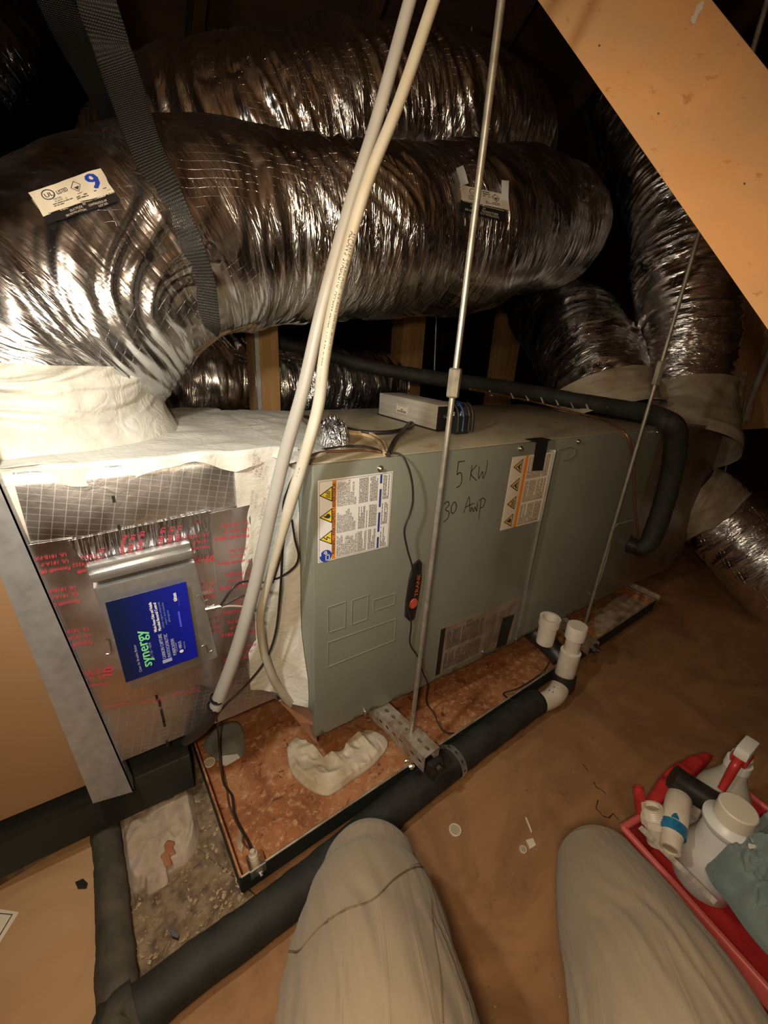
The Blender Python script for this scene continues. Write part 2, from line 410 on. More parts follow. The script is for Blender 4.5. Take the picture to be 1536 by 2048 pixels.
c = mixc(nt, ramp(nt, noise_tex(nt, co, 45, 5, .7, 1), [(.58, (0, 0, 0)), (.67, (1, 1, 1))]), c, (.10, .03, .012))
nt.links.new(c, b.inputs['Base Color']); bump(nt, b, noise_tex(nt, co, 90, 6, .7), .7, .002)
m, nt, b = newmat('galvanized'); M_['galv'] = m
b.inputs['Roughness'].default_value = .42; b.inputs['Metallic'].default_value = .75; co = coords(nt)
v = N(nt, 'ShaderNodeTexVoronoi'); v.inputs['Scale'].default_value = 70; nt.links.new(co, v.inputs['Vector'])
c = mixc(nt, ramp(nt, noise_tex(nt, co, 25, 6, .7), [(.35, (0, 0, 0)), (.65, (1, 1, 1))]), (.42, .44, .46), (.62, .64, .66))
c = mixc(nt, .25, c, ramp(nt, v.outputs[0], [(0, (.35, .36, .37)), (.7, (.7, .71, .72))])); nt.links.new(c, b.inputs['Base Color'])
bump(nt, b, noise_tex(nt, co, 60, 4), .15, .001)
M_['galv_dirty'] = plain('channel_steel', (.50, .47, .40), .5, .55, col2=(.30, .20, .12), vs=35, bmp=.3, bs=120)
M_['steel'] = plain('zinc_rod', (.60, .57, .48), .38, .8, var=.3, vs=60)
M_['bright'] = plain('bright_screw', (.8, .78, .72), .25, 1.0)
M_['alu'] = plain('brushed_housing', (.56, .56, .55), .34, .85, var=.12, vs=80, bmp=.2, bs=300)
M_['boxalu'] = plain('control_box_metal', (.66, .63, .56), .4, .2, var=.25, vs=8, aniso=(1, 1, 12))
M_['black_foam'] = plain('black_foam', (.024, .025, .020), .72, var=.5, vs=20, bmp=.6, bs=260)
M_['dusty_foam'] = plain('dusty_foam', (.085, .070, .048), .8, col2=(.020, .022, .016), vs=11, bmp=.7, bs=150)
M_['black'] = plain('black_plastic', (.018, .016, .016), .42)
M_['black_rub'] = plain('black_rubber', (.022, .018, .016), .45, bmp=.2, bs=90)
M_['dark_tape'] = plain('black_tape', (.012, .011, .012), .55)
M_['black_wall_shade'] = plain('pan_wall_and_duct_shade', (.012, .015, .012), .65, col2=(.020, .024, .018), vs=8, bmp=.2, bs=60)  # pan walls, and the bar that paints the shade under the duct
M_['web'] = None
m, nt, b = newmat('webbing'); M_['web'] = m
b.inputs['Roughness'].default_value = .34; b.inputs['Base Color'].default_value = (.028, .026, .024, 1)
uv = coords(nt, 'UV'); wv = N(nt, 'ShaderNodeTexWave', wave_type='BANDS', bands_direction='X'); wv.inputs['Scale'].default_value = 75; wv.inputs['Distortion'].default_value = .6; wv.inputs['Detail Scale'].default_value = 2
nt.links.new(uv, wv.inputs['Vector']); w2 = N(nt, 'ShaderNodeTexWave', wave_type='BANDS', bands_direction='Y'); w2.inputs['Scale'].default_value = 110; nt.links.new(uv, w2.inputs['Vector'])
bump(nt, b, math_(nt, 'MULTIPLY', wv.outputs[1], w2.outputs[1]), 1.0, .0018)
M_['cable_grey'] = plain('grey_cable_jacket', (.37, .35, .31), .42, var=.1, vs=20, bmp=.2, bs=80)
M_['cable_white'] = plain('white_cable_jacket', (.50, .475, .40), .45, col2=(.43, .37, .255), vs=9, bmp=.2, bs=80)
M_['print'] = plain('dark_print', (.04, .04, .05), .6)
M_['print_red'] = plain('red_print', (.50, .045, .07), .5)
M_['print_white'] = plain('white_print', (.80, .82, .88), .5)
M_['print_dim'] = plain('dim_blue_print', (.16, .26, .50), .5)
M_['print_blue'] = plain('blue_print', (.02, .06, .42), .5)
M_['print_bright'] = plain('bright_blue_print', (.08, .08, .85), .5)
M_['green'] = plain('green_lettering', (.22, .80, .32), .5)
M_['paper'] = plain('white_label', (.80, .81, .80), .38)
M_['paper_old'] = plain('cream_label', (.76, .68, .54), .5, var=.1, vs=20)
M_['paper_brown'] = plain('grimy_label', (.30, .24, .19), .5, col2=(.20, .15, .11), vs=25)
M_['orange'] = plain('orange_print', (.80, .25, .02), .5)
M_['yellow'] = plain('yellow_print', (.85, .68, .06), .5)
M_['amber'] = plain('amber_print', (.62, .42, .12), .5)
M_['navy'] = plain('navy_print', (.03, .05, .25), .5)
m, nt, b = newmat('blue_sticker'); M_['blue'] = m
b.inputs['Roughness'].default_value = .3; co = coords(nt); sp = N(nt, 'ShaderNodeSeparateXYZ'); nt.links.new(co, sp.inputs[0])
nt.links.new(ramp(nt, math_(nt, 'ADD', math_(nt, 'MULTIPLY', sp.outputs[0], 8), .5), [(0.1, (.004, .011, .050)), (.9, (.006, .012, .36))]), b.inputs['Base Color'])
M_['red_logo'] = plain('red_lettering', (.55, .09, .05), .5, var=.2, vs=90)
M_['pvc'] = plain('pvc_white', (.76, .71, .61), .35, col2=(.62, .54, .43), vs=18)
M_['pvc_shade'] = plain('pvc_bore_shade', (.35, .28, .20), .6)  # shade inside the open fittings, painted as a dark disc
M_['rag'] = plain('dirty_rag', (.66, .57, .43), .9, col2=(.42, .32, .20), vs=16, bmp=.8, bs=350)
M_['rag2'] = plain('grey_brown_rag', (.46, .37, .28), .9, col2=(.31, .24, .17), vs=18, bmp=.8, bs=350)
M_['stain'] = plain('rust_stain', (.30, .10, .04), .9, col2=(.33, .17, .09), vs=40, bmp=.8, bs=350)
M_['ply'] = wood_mat('plywood_floor', (.30, .155, .070), (.38, .205, .095), (2.5, 22, 22), rot=(0, 0, .45), stain=(.24, .125, .06), dark=(.22, .115, .055), rough=.62)
M_['ply_left'] = wood_mat('plywood_left', (.42, .25, .125), (.48, .30, .16), (3, 16, 16), rot=(0, 0, 1.2), stain=(.38, .22, .11), rough=.75)
M_['beam'] = wood_mat('beam_wood', (.76, .39, .16), (.84, .46, .20), (6, 6, 6), rough=.6, stain=(.70, .41, .20), dark=(.52, .24, .09))
M_['mastic_darker'] = plain('darker_mastic', (.42, .37, .28), .5, col2=(.28, .22, .15), vs=9, bmp=1, bs=40)  # darker mastic tone for the right-hand collars
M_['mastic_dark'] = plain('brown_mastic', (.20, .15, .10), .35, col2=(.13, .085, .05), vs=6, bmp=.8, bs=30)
M_['rod_dull'] = plain('dull_rod', (.30, .27, .21), .5, .6, var=.3, vs=60)
M_['stud'] = wood_mat('stud_wood', (.30, .165, .065), (.42, .25, .10), (50, 50, 3), rough=.7)
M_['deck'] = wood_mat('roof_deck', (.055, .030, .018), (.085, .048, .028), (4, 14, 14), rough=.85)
M_['deck_brightened'] = wood_mat('roof_deck_brightened', (.26, .15, .08), (.36, .22, .12), (4, 14, 14), rough=.85)  # unseen near slope, colour brightened to lift the reflections in the foil
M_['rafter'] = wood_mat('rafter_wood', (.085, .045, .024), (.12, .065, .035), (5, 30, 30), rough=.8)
M_['dirt'] = plain('floor_litter', (.24, .17, .10), .95, col2=(.09, .06, .035), vs=45, bmp=1, bs=120)
M_['flake'] = plain('litter_flake', (.44, .34, .20), .9, col2=(.20, .13, .07), vs=20)
M_['pants'] = None
m, nt, b = newmat('trouser_cloth'); M_['pants'] = m
b.inputs['Roughness'].default_value = .8; b.inputs['Base Color'].default_value = (.225, .182, .127, 1); b.inputs['Sheen Weight'].default_value = .1
co = coords(nt); wv = N(nt, 'ShaderNodeTexNoise'); wv.inputs['Scale'].default_value = 900; nt.links.new(co, wv.inputs['Vector'])
n9 = bump(nt, None, wv.outputs[0], .25, .0006)
uv = coords(nt, 'UV', scale=(3.0, 55, 1)); fo = noise_tex(nt, uv, 1.0, 3, .5, .8); bump(nt, b, math_(nt, 'POWER', fo, 2.0), .55, .005, n9)
M_['pants_seam'] = plain('seam_thread', (.13, .095, .055), .85)
M_['skin'] = plain('skin', (.55, .34, .25), .5)
M_['boot'] = plain('boot_leather', (.10, .06, .04), .6, bmp=.3)
M_['red'] = plain('red_plastic', (.50, .035, .035), .38, var=.15, vs=15)
M_['red_thin'] = plain('red_rim_plastic', (.60, .12, .11), .35)
M_['bottle_w'] = plain('white_bottle', (.74, .75, .74), .35)
M_['cap_w'] = plain('cream_cap', (.74, .69, .57), .45)
m, nt, b = newmat('frosted_bottle'); M_['frost'] = m
b.inputs['Base Color'].default_value = (.80, .78, .70, 1); b.inputs['Roughness'].default_value = .4; b.inputs['Transmission Weight'].default_value = .45; b.inputs['IOR'].default_value = 1.2
m, nt, b = newmat('teal_cloth'); M_['teal'] = m
b.inputs['Roughness'].default_value = .92; b.inputs['Sheen Weight'].default_value = .3; co = coords(nt)
nt.links.new(ramp(nt, noise_tex(nt, co, 22, 4), [(.3, (.135, .20, .205)), (.7, (.20, .275, .275))]), b.inputs['Base Color'])
bump(nt, b, noise_tex(nt, co, 420, 3), .8, .0015)
M_['primer'] = plain('blue_primer', (.012, .13, .30), .4, col2=(.02, .22, .42), vs=60)
M_['strip'] = plain('streaked_strip', (.60, .55, .48), .5, col2=(.25, .22, .20), vs=10, aniso=(1, 6, 1))
M_['copper'] = plain('tarnished_copper', (.30, .14, .08), .45, .6, var=.3, vs=30)
M_['sensor'] = plain('sensor_plastic', (.50, .42, .32), .5)
M_['tanwire'] = plain('mastic_smeared_wire', (.60, .44, .26), .6, var=.3, vs=60)
M_['bluewire'] = plain('blue_wire', (.03, .07, .20), .4)
M_['bag'] = foil_mat('crumpled_foil_scrap', rough=.2, cr=1.0, ar=(60, 60), scrim=False)
M_['blkduct'] = plain('black_jacket', (.012, .012, .012), .28, bmp=1, bs=25)

# ================================================================== the setting
FZ = -0.155
def structure(o): o['kind'] = 'structure'; return o
# plywood deck with the opening left under the air handler (beside the pan)
structure(box('floor', (-3.0, -2.6, FZ - .018), (4.2, 4.0, FZ), M_['ply']))
def slab(name, a, b, c, d, t, mat):
    n = nrm(np.cross(np.array(b) - a, np.array(d) - a)); v, f = polyprism([a, b, c, d], -n * t); return structure(mk(name, v, f, mat, None, False))
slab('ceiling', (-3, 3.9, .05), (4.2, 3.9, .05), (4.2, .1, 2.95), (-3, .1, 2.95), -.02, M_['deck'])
slab('ceiling', (-3, .1, 2.95), (4.2, .1, 2.95), (4.2, -2.6, .30), (-3, -2.6, .30), -.02, M_['deck_brightened'])
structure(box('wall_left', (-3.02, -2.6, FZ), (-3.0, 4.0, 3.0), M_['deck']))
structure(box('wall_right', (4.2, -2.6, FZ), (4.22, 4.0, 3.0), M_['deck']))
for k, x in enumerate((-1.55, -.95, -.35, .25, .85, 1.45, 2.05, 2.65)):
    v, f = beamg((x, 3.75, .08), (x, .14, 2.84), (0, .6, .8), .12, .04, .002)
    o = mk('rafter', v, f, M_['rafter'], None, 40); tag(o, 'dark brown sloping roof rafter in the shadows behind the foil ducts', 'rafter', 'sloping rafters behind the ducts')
for k, x in enumerate(()):
    v, f = beamg((x, -2.5, .32), (x, .08, 2.45), (0, -.65, .76), .12, .04, .002)
    # rafters of the near slope, beyond the frame but mirrored in the foil
    o = mk('rafter', v, f, M_['rafter'], None, 40); tag(o, 'sloping roof rafter on the near side of the attic', 'rafter', 'near side rafters')

# big diagonal lumber, top right, close to the lens
A0 = D(1075, 0, .60); B0 = D(1536, 660, .50); dv = nrm(B0 - A0)
def perp(d_):
    U = D(1425, 0, d_); q = U - A0; return q - dv * (q @ dv)
best = min((abs(proj(A0 + dv * t + perp(d_))[0] * 0 + np.linalg.norm(perp(d_)) - .20), d_) for d_ in np.linspace(.50, .74, 25) for t in (0,))[1]
Wv = perp(best); nb = nrm(np.cross(dv, Wv)); nb = nb if nb @ (A0 - CAM) > 0 else -nb
s0 = A0 - dv * .35
vb = nrm(A0 + dv * .35 + Wv * .1 - CAM)
v, f = boxg(s0, dv * 1.5, Wv, vb * .045, .002)
o = mk('roof_beam', v, f, M_['beam'], None, 40)
tag(o, 'wide orange-brown diagonal roof timber close to the lens at top right', 'beam')
# pale scrape on its face
fr = Plane2(A0, dv, Wv, off=-.0006 if np.cross(dv, Wv) @ (A0 - CAM) > 0 else .0006)
def onbeam(u, v_):
    r = ray(u, v_); t = ((A0 - CAM) @ nb) / (r @ nb); return CAM + r * t - nb * .0007
mb = MB()
for poly in ([(1402, 4), (1408, 3), (1404, 20), (1396, 30), (1390, 48), (1384, 50), (1380, 38), (1388, 28), (1392, 14)],):
    mb.add([onbeam(*p) for p in poly], [tuple(range(len(poly)))])
for (u, v_) in ((1488, 368), (1372, 444), (1198, 92), (1316, 228)):
    mb.add([onbeam(u + 2.2 * math.cos(a), v_ + 2.6 * math.sin(a)) for a in np.linspace(0, 6.28, 8)[:-1]], [tuple(range(7))])
v = mb.v; mk('scrape', v[:9], mb.f[:1], M_['paper_old'], o, False, label='pale scraped patch')
mb2 = MB(); [mb2.add(v[9 + 7 * k:16 + 7 * k], [tuple(range(7))]) for k in range(4)]; mb2.build('nail_mark', M_['dirt'], o)

# studs standing behind the unit
def stud(u0, u1, v0, y, lab, w=None, ztop=2.0):
    a = P(u0, v0, 'y', y); c = P(u1, v0, 'y', y); x0, x1 = a[0], c[0]
    o = box('wall_stud', (x0, y, FZ), (x1, y + .085, ztop), M_['stud'], None, .002); tag(o, lab, 'stud'); return o
s1 = stud(514, 559, 740, .60, 'light wooden stud behind the pale end of the air handler, nearest the cables', ztop=.93)
x1 = P(514, 740, 'y', .60)[0]; box('corner_strip', (x1 - .004, .594, FZ), (x1 + .007, .606, .80), M_['galv'], s1, label='thin pale metal edge')
stud(804, 848, 690, 1.02, 'brown wooden stud behind the grey control box', ztop=1.45)
stud(1003, 1038, 700, 1.25, 'dim reddish stud between the control box and the curved foil duct', ztop=1.3)
wbp = [P(u, v_, 'x', 2.1) for u, v_ in ((1425, 520), (1640, 500), (1640, 850), (1438, 862))]
v, f = polyprism(wbp, (.03, 0, 0)); o = mk('wall_board', v, f, M_['stud'], None, False); tag(o, 'broad dim reddish-brown board behind the upright duct at far right', 'board')
stud(300, 345, 720, .95, 'dim stud hidden behind the left flexible duct', ztop=1.4) if False else None

# ================================================================== air handler
X1 = 1.078; H = .55; DP = .50; XS = .583
ah = thing('air_handler', 'long grey-green sheet metal air handler cabinet lying on its side in the attic', 'air handler', (X1 / 2, DP / 2, 0))
# body: open shell behind the panels
v, f = boxg((0.0, .006, .0), (X1, 0, 0), (0, DP - .006, 0), (0, 0, H - .0012), .003)
mk('cabinet_body', v, f, M_['cab'], ah, 40)
box('top_sheet', (-.004, .004, H - .001), (X1 + .003, DP, H + .0015), M_['cabtop'], ah, .0006, label='dusty rust-stained top sheet')
fp = box('front_panel', (.0, -.004, .002), (XS - .002, .007, H), M_['cab'], ah, .0022, label='left panel with stamped outlines and stickers')
box('front_panel', (XS + .003, -.001, .004), (X1 - .001, .007, H - .001), M_['cab'], ah, .0018, label='plain right panel')
box('panel_lip', (XS - .0035, -.009, .01), (XS + .0015, .004, H - .022), M_['alu'], ah, .0012, label='pale folded edge between the two panels')
Y0 = -.0042
def F0(u, v_, y=Y0): return P(u, v_, 'y', y)
fr0 = Plane2((0, Y0, 0), (1, 0, 0), (0, 0, 1)); fr0.n = np.array([0, -1.0, 0]); fr0.off = .0003
def UV0(u, v_): p = F0(u, v_); return (p[0], p[2])
# pressed outlines
def groove(name, corners, parent, w=.0022, closed=True):
    pts = [np.array(UV0(*c)) for c in corners]; mb = MB()
    L = pts + ([pts[0]] if closed else [])
    for a, b_ in zip(L[:-1], L[1:]):
        p0 = np.array([a[0], Y0 - .0002, a[1]]); p1 = np.array([b_[0], Y0 - .0002, b_[1]])
        mb.add(*tubeg([p0, p1], w / 2, 2, 6))
    return mb.build(name, M_['cab'], parent, 50)
groove('stamped_outline', [(656, 1215), (691, 1203), (690, 1254), (656.5, 1265)], fp)
groove('stamped_outline', [(704, 1201), (736.5, 1189.5), (734, 1238), (703, 1249)], fp)
groove('stamped_outline', [(747, 1200), (790, 1186.5), (788.5, 1208), (746.5, 1222)], fp)
groove('stamped_outline', [(656, 1285), (791, 1237.5), (789, 1280), (655, 1334)], fp)
groove('stamped_outline', [(1117, 900), (1140, 893), (1149, 898), (1149, 908), (1141, 917), (1124, 921)], fp, .002, False)
# screws
def screw(u, v_, y=Y0, r=.006, ax=(0, -1, 0), parent=ah):
    p = F0(u, v_, y); a = nrm(ax)
    mb = MB(); mb.add(*latheg(p, a, [(0, r * 1.25), (.0012, r * 1.25), (.0013, r * .8), (.005, r * .75), (.0062, r * .45)], 12))
    e = np.cross(a, [1, 0, 0] if abs(a[0]) < .5 else [0, 0, 1]); 
    return mb.build('screw', M_['bright'], parent, 35)
for (u, v_) in ((760, 937), (1041, 897), (1156, 883), (1314, 864), (730, 1423), (965, 1303), (1188, 1193)): screw(u, v_, r=.0045)
# ---- warning sticker 1 (text runs upward)
a = F0(636, 1126); c = F0(786, 942); x0, z0, x1_, z1 = a[0], F0(635.5, 1126.5)[2], F0(781, 1000)[0] + .001, F0(636.6, 961.5)[2]
Wd, Hd = z1 - z0, x1_ - x0      # reading width (up), reading height (to the right)
lab = box('warning_label', (x0, Y0 - .0006, z0), (x1_, Y0 + .001, z1), M_['paper'], fp, label='white warning sticker with orange band, lettering turned sideways')
L = Plane2((x0, Y0 - .0006, z0), (0, 0, 1), (-1, 0, 0)); L.n = np.array([0, -1.0, 0]); L.off = .0002
# local: x = up the sheet 0..Wd ; y = -(distance right)
S = Wd
def Lr(mb, a_, b_, c_, d_): put_rect(mb, L, a_ * Wd, -c_ * Hd, b_ * Wd, -d_ * Hd)   # a..b along, c..d down (0..1)
pr = MB(); put_line(pr, L, [(.015 * Wd, -.015 * Hd), (.985 * Wd, -.015 * Hd), (.985 * Wd, -.985 * Hd), (.015 * Wd, -.985 * Hd)], .0006, True)
og = MB(); Lr(og, .02, .98, .175, .225); og.build('orange_band', M_['orange'], lab)
L.off = .0004
fit_text(pr, L, 'WARNING / AVERTISSEMENT / ADVERTENCIA', .07 * Wd, -.218 * Hd, .88 * Wd, .0088, 1)
cols = [(.03, .30, ['WARNING: RISK OF', 'ELECTRIC SHOCK.', 'CAN CAUSE INJURY', 'OR DEATH:', 'DISCONNECT ALL', 'REMOTE ELECTRIC', 'POWER SUPPLIES', 'AND DISCHARGE', 'CAPACITORS', 'BEFORE SERVICING.']),
        (.335, .62, ['AVERTISSEMENT: RISQUE DE', 'DECHARGE ELECTRIQUE,', 'POUVANT CAUSER DES', 'BLESSURES OU LA MORT.', 'DECONNECTER TOUTES LES', 'ALIMENTATIONS ELECTRIQUES', 'ET CONDENSATEURS EN', 'DECHARGE AVANT', "L'ENTRETIEN."]),
        (.665, .97, ['ADVERTENCIA: EL RIESGO', 'DE DESCARGA ELECTRICA', 'PUEDE CAUSAR LESIONES', 'O MUERTE. DESCONECTE', 'TODAS LAS FUENTES DE', 'ALIMENTACION ELECTRICA', 'Y DESCARGUE', 'CAPACITORES ANTES DE', 'REVISAR.'])]
for ca, cb, lines in cols:
    for i, s_ in enumerate(lines):
        v2, _ = text2d(s_, 1.0); wtx = v2[:, 0].max(); mx = max(text2d(q, 1.0)[0][:, 0].max() for q in lines)
        fit_text(pr, L, s_, ca * Wd, -(.262 + i * .0285) * Hd, (cb - ca) * Wd * wtx / mx, .0050)
    fine_print(pr, L, ca * Wd, -.66 * Hd, cb * Wd, -.53 * Hd, .0022, .0010, int(ca * 100))
    fine_print(pr, L, ca * Wd, -.80 * Hd, cb * Wd, -.68 * Hd, .0022, .0010, int(ca * 100) + 1)
    fine_print(pr, L, ca * Wd, -.965 * Hd, cb * Wd, -.865 * Hd, .0026, .0012, int(ca * 100) + 2)
pr.build('label_print', M_['print'], lab)
nv = MB(); Lr(nv, .02, .17, .815, .845); Lr(nv, .24, .50, .815, .845); Lr(nv, .57, .80, .815, .845); Lr(nv, .87, .98, .815, .845)
bc = [(.075 * Wd + .0108 * math.cos(t), -.098 * Hd + .0108 * math.sin(t)) for t in np.linspace(0, 2 * math.pi, 25)[:-1]]
nv.build('navy_band', M_['navy'], lab)
bl = MB(); put_poly(bl, L, bc); bl.build('blue_disc', M_['print_blue'], lab)
wt = MB(); L.off = .0006
for q in ([(-.008, -.008), (.001, -.008), (.001, -.002), (-.008, -.002)],): put_line(wt, L, [(.075 * Wd + p[0], -.085 * Hd + p[1]) for p in q], .0014, True)
put_line(wt, L, [(.075 * Wd + .002, -.085 * Hd + .008), (.075 * Wd + .008, -.085 * Hd + .008)], .003)
put_line(wt, L, [(.075 * Wd + .002, -.085 * Hd - .004), (.075 * Wd + .009, -.085 * Hd - .002), (.075 * Wd + .006, -.085 * Hd + .002)], .0016, True)
wt.build('disc_symbol', M_['print_white'], lab)
def hazard(fr, cx, cy, s, lab_, yel, sym, seed):
    """yellow triangle pointing along -y... point up the reading direction"""
    yb = MB(); fr.off = .0003; tri = [(cx - s, cy - s * .82), (cx + s, cy - s * .82), (cx, cy + s * .9)]; put_poly(yb, fr, tri); yb.build('hazard_triangle', yel, lab_)
    kb = MB(); fr.off = .0005; put_line(kb, fr, tri, s * .13, True)
    if sym == 'bolt': put_line(kb, fr, [(cx + s * .2, cy + s * .35), (cx - s * .22, cy - s * .1), (cx + s * .2, cy - s * .15), (cx - s * .12, cy - s * .6)], s * .13)
    elif sym == 'flame':
        put_poly(kb, fr, [(cx - s * .35, cy - s * .45), (cx - s * .1, cy - s * .65), (cx + s * .3, cy - s * .5), (cx + s * .36, cy - s * .1), (cx + s * .1, cy + s * .05), (cx + s * .12, cy + s * .45), (cx - s * .2, cy + s * .1)])
    elif sym == 'hand':
        put_line(kb, fr, [(cx - s * .5, cy - s * .5), (cx - s * .1, cy - s * .2), (cx + s * .3, cy - s * .5)], s * .26); put_line(kb, fr, [(cx - s * .15, cy + s * .3), (cx + s * .1, cy - s * .1)], s * .14)
    else:
        r_ = random.Random(seed)
        for k in range(5):
            x_ = cx + (k - 2) * s * .2; put_line(kb, fr, [(x_ - s * .1, cy - s * .6 + r_.random() * s * .1), (x_ + s * .12, cy - s * .1 + r_.random() * s * .25)], s * .10)
    kb.build('triangle_symbol', M_['print'], lab_)
hazard(L, .30 * Wd, -.100 * Hd, .0118, lab, M_['yellow'], 'bolt', 1)
hazard(L, .57 * Wd, -.100 * Hd, .0118, lab, M_['yellow'], 'flame', 2)
hazard(L, .83 * Wd, -.100 * Hd, .0118, lab, M_['yellow'], 'fan', 3)
# ---- warning sticker 2 (right edge of the left panel)
x0, x1_ = F0(1026, 912)[0], XS - .006; z1 = F0(1028, 914)[2]; z0 = F0(1006, 1060)[2]
Wd, Hd = z1 - z0, x1_ - x0
lab2 = box('warning_label', (x0, Y0 - .0006, z0), (x1_, Y0 + .001, z1), M_['paper_old'], fp, label='narrow grimy warning sticker with four triangles beside the seam')
L = Plane2((x0, Y0 - .0006, z0), (0, 0, 1), (-1, 0, 0)); L.n = np.array([0, -1.0, 0]); L.off = .0002
og = MB(); Lr(og, 0, 1, .31, .38); og.build('orange_band', M_['orange'], lab2)
L.off = .0004; pr = MB()
for q in range(3):
    fine_print(pr, L, (.02 + q * .33) * Wd, -.96 * Hd, (.32 + q * .33) * Wd, -.41 * Hd, .0030, .0018, 50 + q)
put_line(pr, L, [(0, -.28 * Hd), (Wd, -.28 * Hd)], .0008)
pr.build('label_print', M_['paper_brown'], lab2)
for k, (t_, sym) in enumerate(((.12, 'flame'), (.37, 'fan'), (.62, 'hand'), (.87, 'hand'))): hazard(L, t_ * Wd, -.155 * Hd, .0145, lab2, M_['amber'], sym, k)
# ---- rating plate near the bottom
pts = [UV0(887, 1262), UV0(1036, 1197), UV0(1020, 1229), UV0(1000, 1303), UV0(876, 1342)]
x0, x1_ = UV0(876, 1300)[0], XS - .02; z0, z1 = .018, .150
lab3 = box('rating_label', (x0, Y0 - .0006, z0), (x1_, Y0 + .001, z1), M_['paper_brown'], fp, label='grimy brown rating sticker low on the left panel')
L = Plane2((x0, Y0 - .0006, z0), (0, 0, 1), (-1, 0, 0)); L.n = np.array([0, -1.0, 0]); L.off = .0003; Wd, Hd = z1 - z0, x1_ - x0
pr = MB(); Lr(pr, 0, .98, .0, .055)
for q in range(2):
    fine_print(pr, L, (.05 + .45 * q) * Wd, -.55 * Hd, (.42 + .45 * q) * Wd, -.09 * Hd, .0042, .0016, 80 + q)
fine_print(pr, L, .05 * Wd, -.92 * Hd, .85 * Wd, -.6 * Hd, .0040, .0010, 84)
pr.build('label_print', M_['black'], lab3)
cs = MB(); Lr(cs, .82, .95, .30, .38); cs.build('code_block', M_['dirt'], lab3)
# black tape pieces
def tapepiece(uvs, lab_, y=Y0 - .0012):
    pts = [F0(u, v_, y) for u, v_ in uvs]; v, f = polyprism(pts, (0, .0012, 0)); return mk('black_tape', v, f, M_['dark_tape'], ah, False, label=lab_)
tapepiece([(1073, 884), (1097, 880), (1086, 941), (1064, 942)], 'strip of black tape over the top of the seam')
a = P(1066, 882, 'z', H + .002); b_ = P(1097, 879, 'z', H + .002)
box('black_tape', (a[0] - .002, -.006, H + .001), (b_[0] + .002, .018, H + .003), M_['dark_tape'], ah)
tapepiece([(1006, 1236), (1029, 1229), (1012, 1290), (992, 1297)], 'black tape piece beside the rating sticker')
# handwriting in marker
ink = plain('marker_ink', (.10, .05, .03), .5)
def stroke(mb, pts, ox, oy, sc, w=.0016):
    q = [np.array(UV0(ox + x / sc, oy + y / sc)) for x, y in pts]
    c_, _ = resample(np.array([[*p, 0] for p in q]), max(6, len(q) * 5)); put_line(mb, fr0, [p[:2] for p in c_], w)
s4 = 3.072
for nst, st_ in enumerate(([(1318, 866), (1278, 872)], [(1280, 872), (1276, 905), (1272, 950), (1284, 938), (1298, 945), (1300, 985), (1290, 1015), (1268, 1030)],
            [(1363, 893), (1350, 985)], [(1395, 888), (1356, 940), (1380, 975), (1392, 985)], [(1408, 900), (1403, 975), (1428, 930), (1430, 975), (1450, 925), (1458, 862)],
            [(1190, 1130), (1215, 1115), (1222, 1135), (1200, 1165), (1222, 1180), (1215, 1215), (1188, 1243)],
            [(1250, 1120), (1236, 1150), (1238, 1185), (1255, 1180), (1268, 1150), (1262, 1122), (1250, 1120)],
            [(1312, 1185), (1345, 1085), (1350, 1180)], [(1322, 1150), (1375, 1125)], [(1355, 1180), (1362, 1150), (1372, 1178), (1382, 1148), (1392, 1175), (1398, 1120)],
            [(1418, 1105), (1405, 1222)], [(1405, 1110), (1430, 1095), (1444, 1110), (1432, 1145), (1412, 1155)])):
    if nst in (0, 2, 3, 5, 6, 7, 9, 10): hw = MB()
    stroke(hw, st_, 500, 640, s4, .0019)
    if nst in (1, 2, 4, 5, 6, 8, 9, 11): hw.build('written_character', ink, fp)

# badge
bz = [F0(842, 1122, -.012), F0(826, 1140, -.012), F0(812, 1237, -.012), F0(826, 1244, -.012), F0(834, 1232, -.012), F0(842, 1130, -.012)]
bz = [F0(841, 1121, -.010), F0(829, 1131, -.010), F0(821, 1160, -.010), F0(814, 1205, -.010), F0(812, 1236, -.010), F0(820, 1243, -.010), F0(829, 1238, -.010), F0(836, 1205, -.010), F0(843, 1160, -.010), F0(844, 1127, -.010)]
v, f = polyprism(bz, (0, .007, 0)); badge = mk('badge', v, f, M_['black'], ah, False, label='black badge with red lettering and red disc')
ctr = F0(827, 1207, -.0105); mb = MB(); 
mb.add([ctr + np.array([math.cos(t) * .0105, 0, math.sin(t) * .0115]) for t in np.linspace(0, 2 * math.pi, 21)[:-1]] + [ctr + np.array([math.cos(t) * .0095, -.0015, math.sin(t) * .0105]) for t in np.linspace(0, 2 * math.pi, 21)[:-1]],
       [tuple(range(20, 40))[::-1]] + [(i, (i + 1) % 20, 20 + (i + 1) % 20, 20 + i)[::-1] for i in range(20)])
mb.build('badge_disc', M_['red_logo'], badge, 40)
a = F0(830, 1194, -.0108); e = F0(836, 1150, -.0108) - a; Lb = Plane2(a + np.array([.006, 0, .0]), e, (-1, 0, 0)); Lb.n = np.array([0, -1.0, 0]); Lb.off = .0004
mb = MB(); v2, _ = text2d('TRANE', 1.0); put_text(mb, Lb, 'TRANE', 0, 0, .0115, np.linalg.norm(e) / v2[:, 0].max() / .0115, weight=2); mb.build('badge_lettering', M_['red_logo'], badge)
# suction stubs where the insulated lines enter the right panel
p = F0(1262, 1090); lathe('line_stub', p + np.array([0, .01, 0]), (0, -1, 0), [(0, .03), (.006, .03), (.008, .024), (.05, .022), (.05, .012)], M_['black_rub'], ah)
p = F0(1258, 1140); 

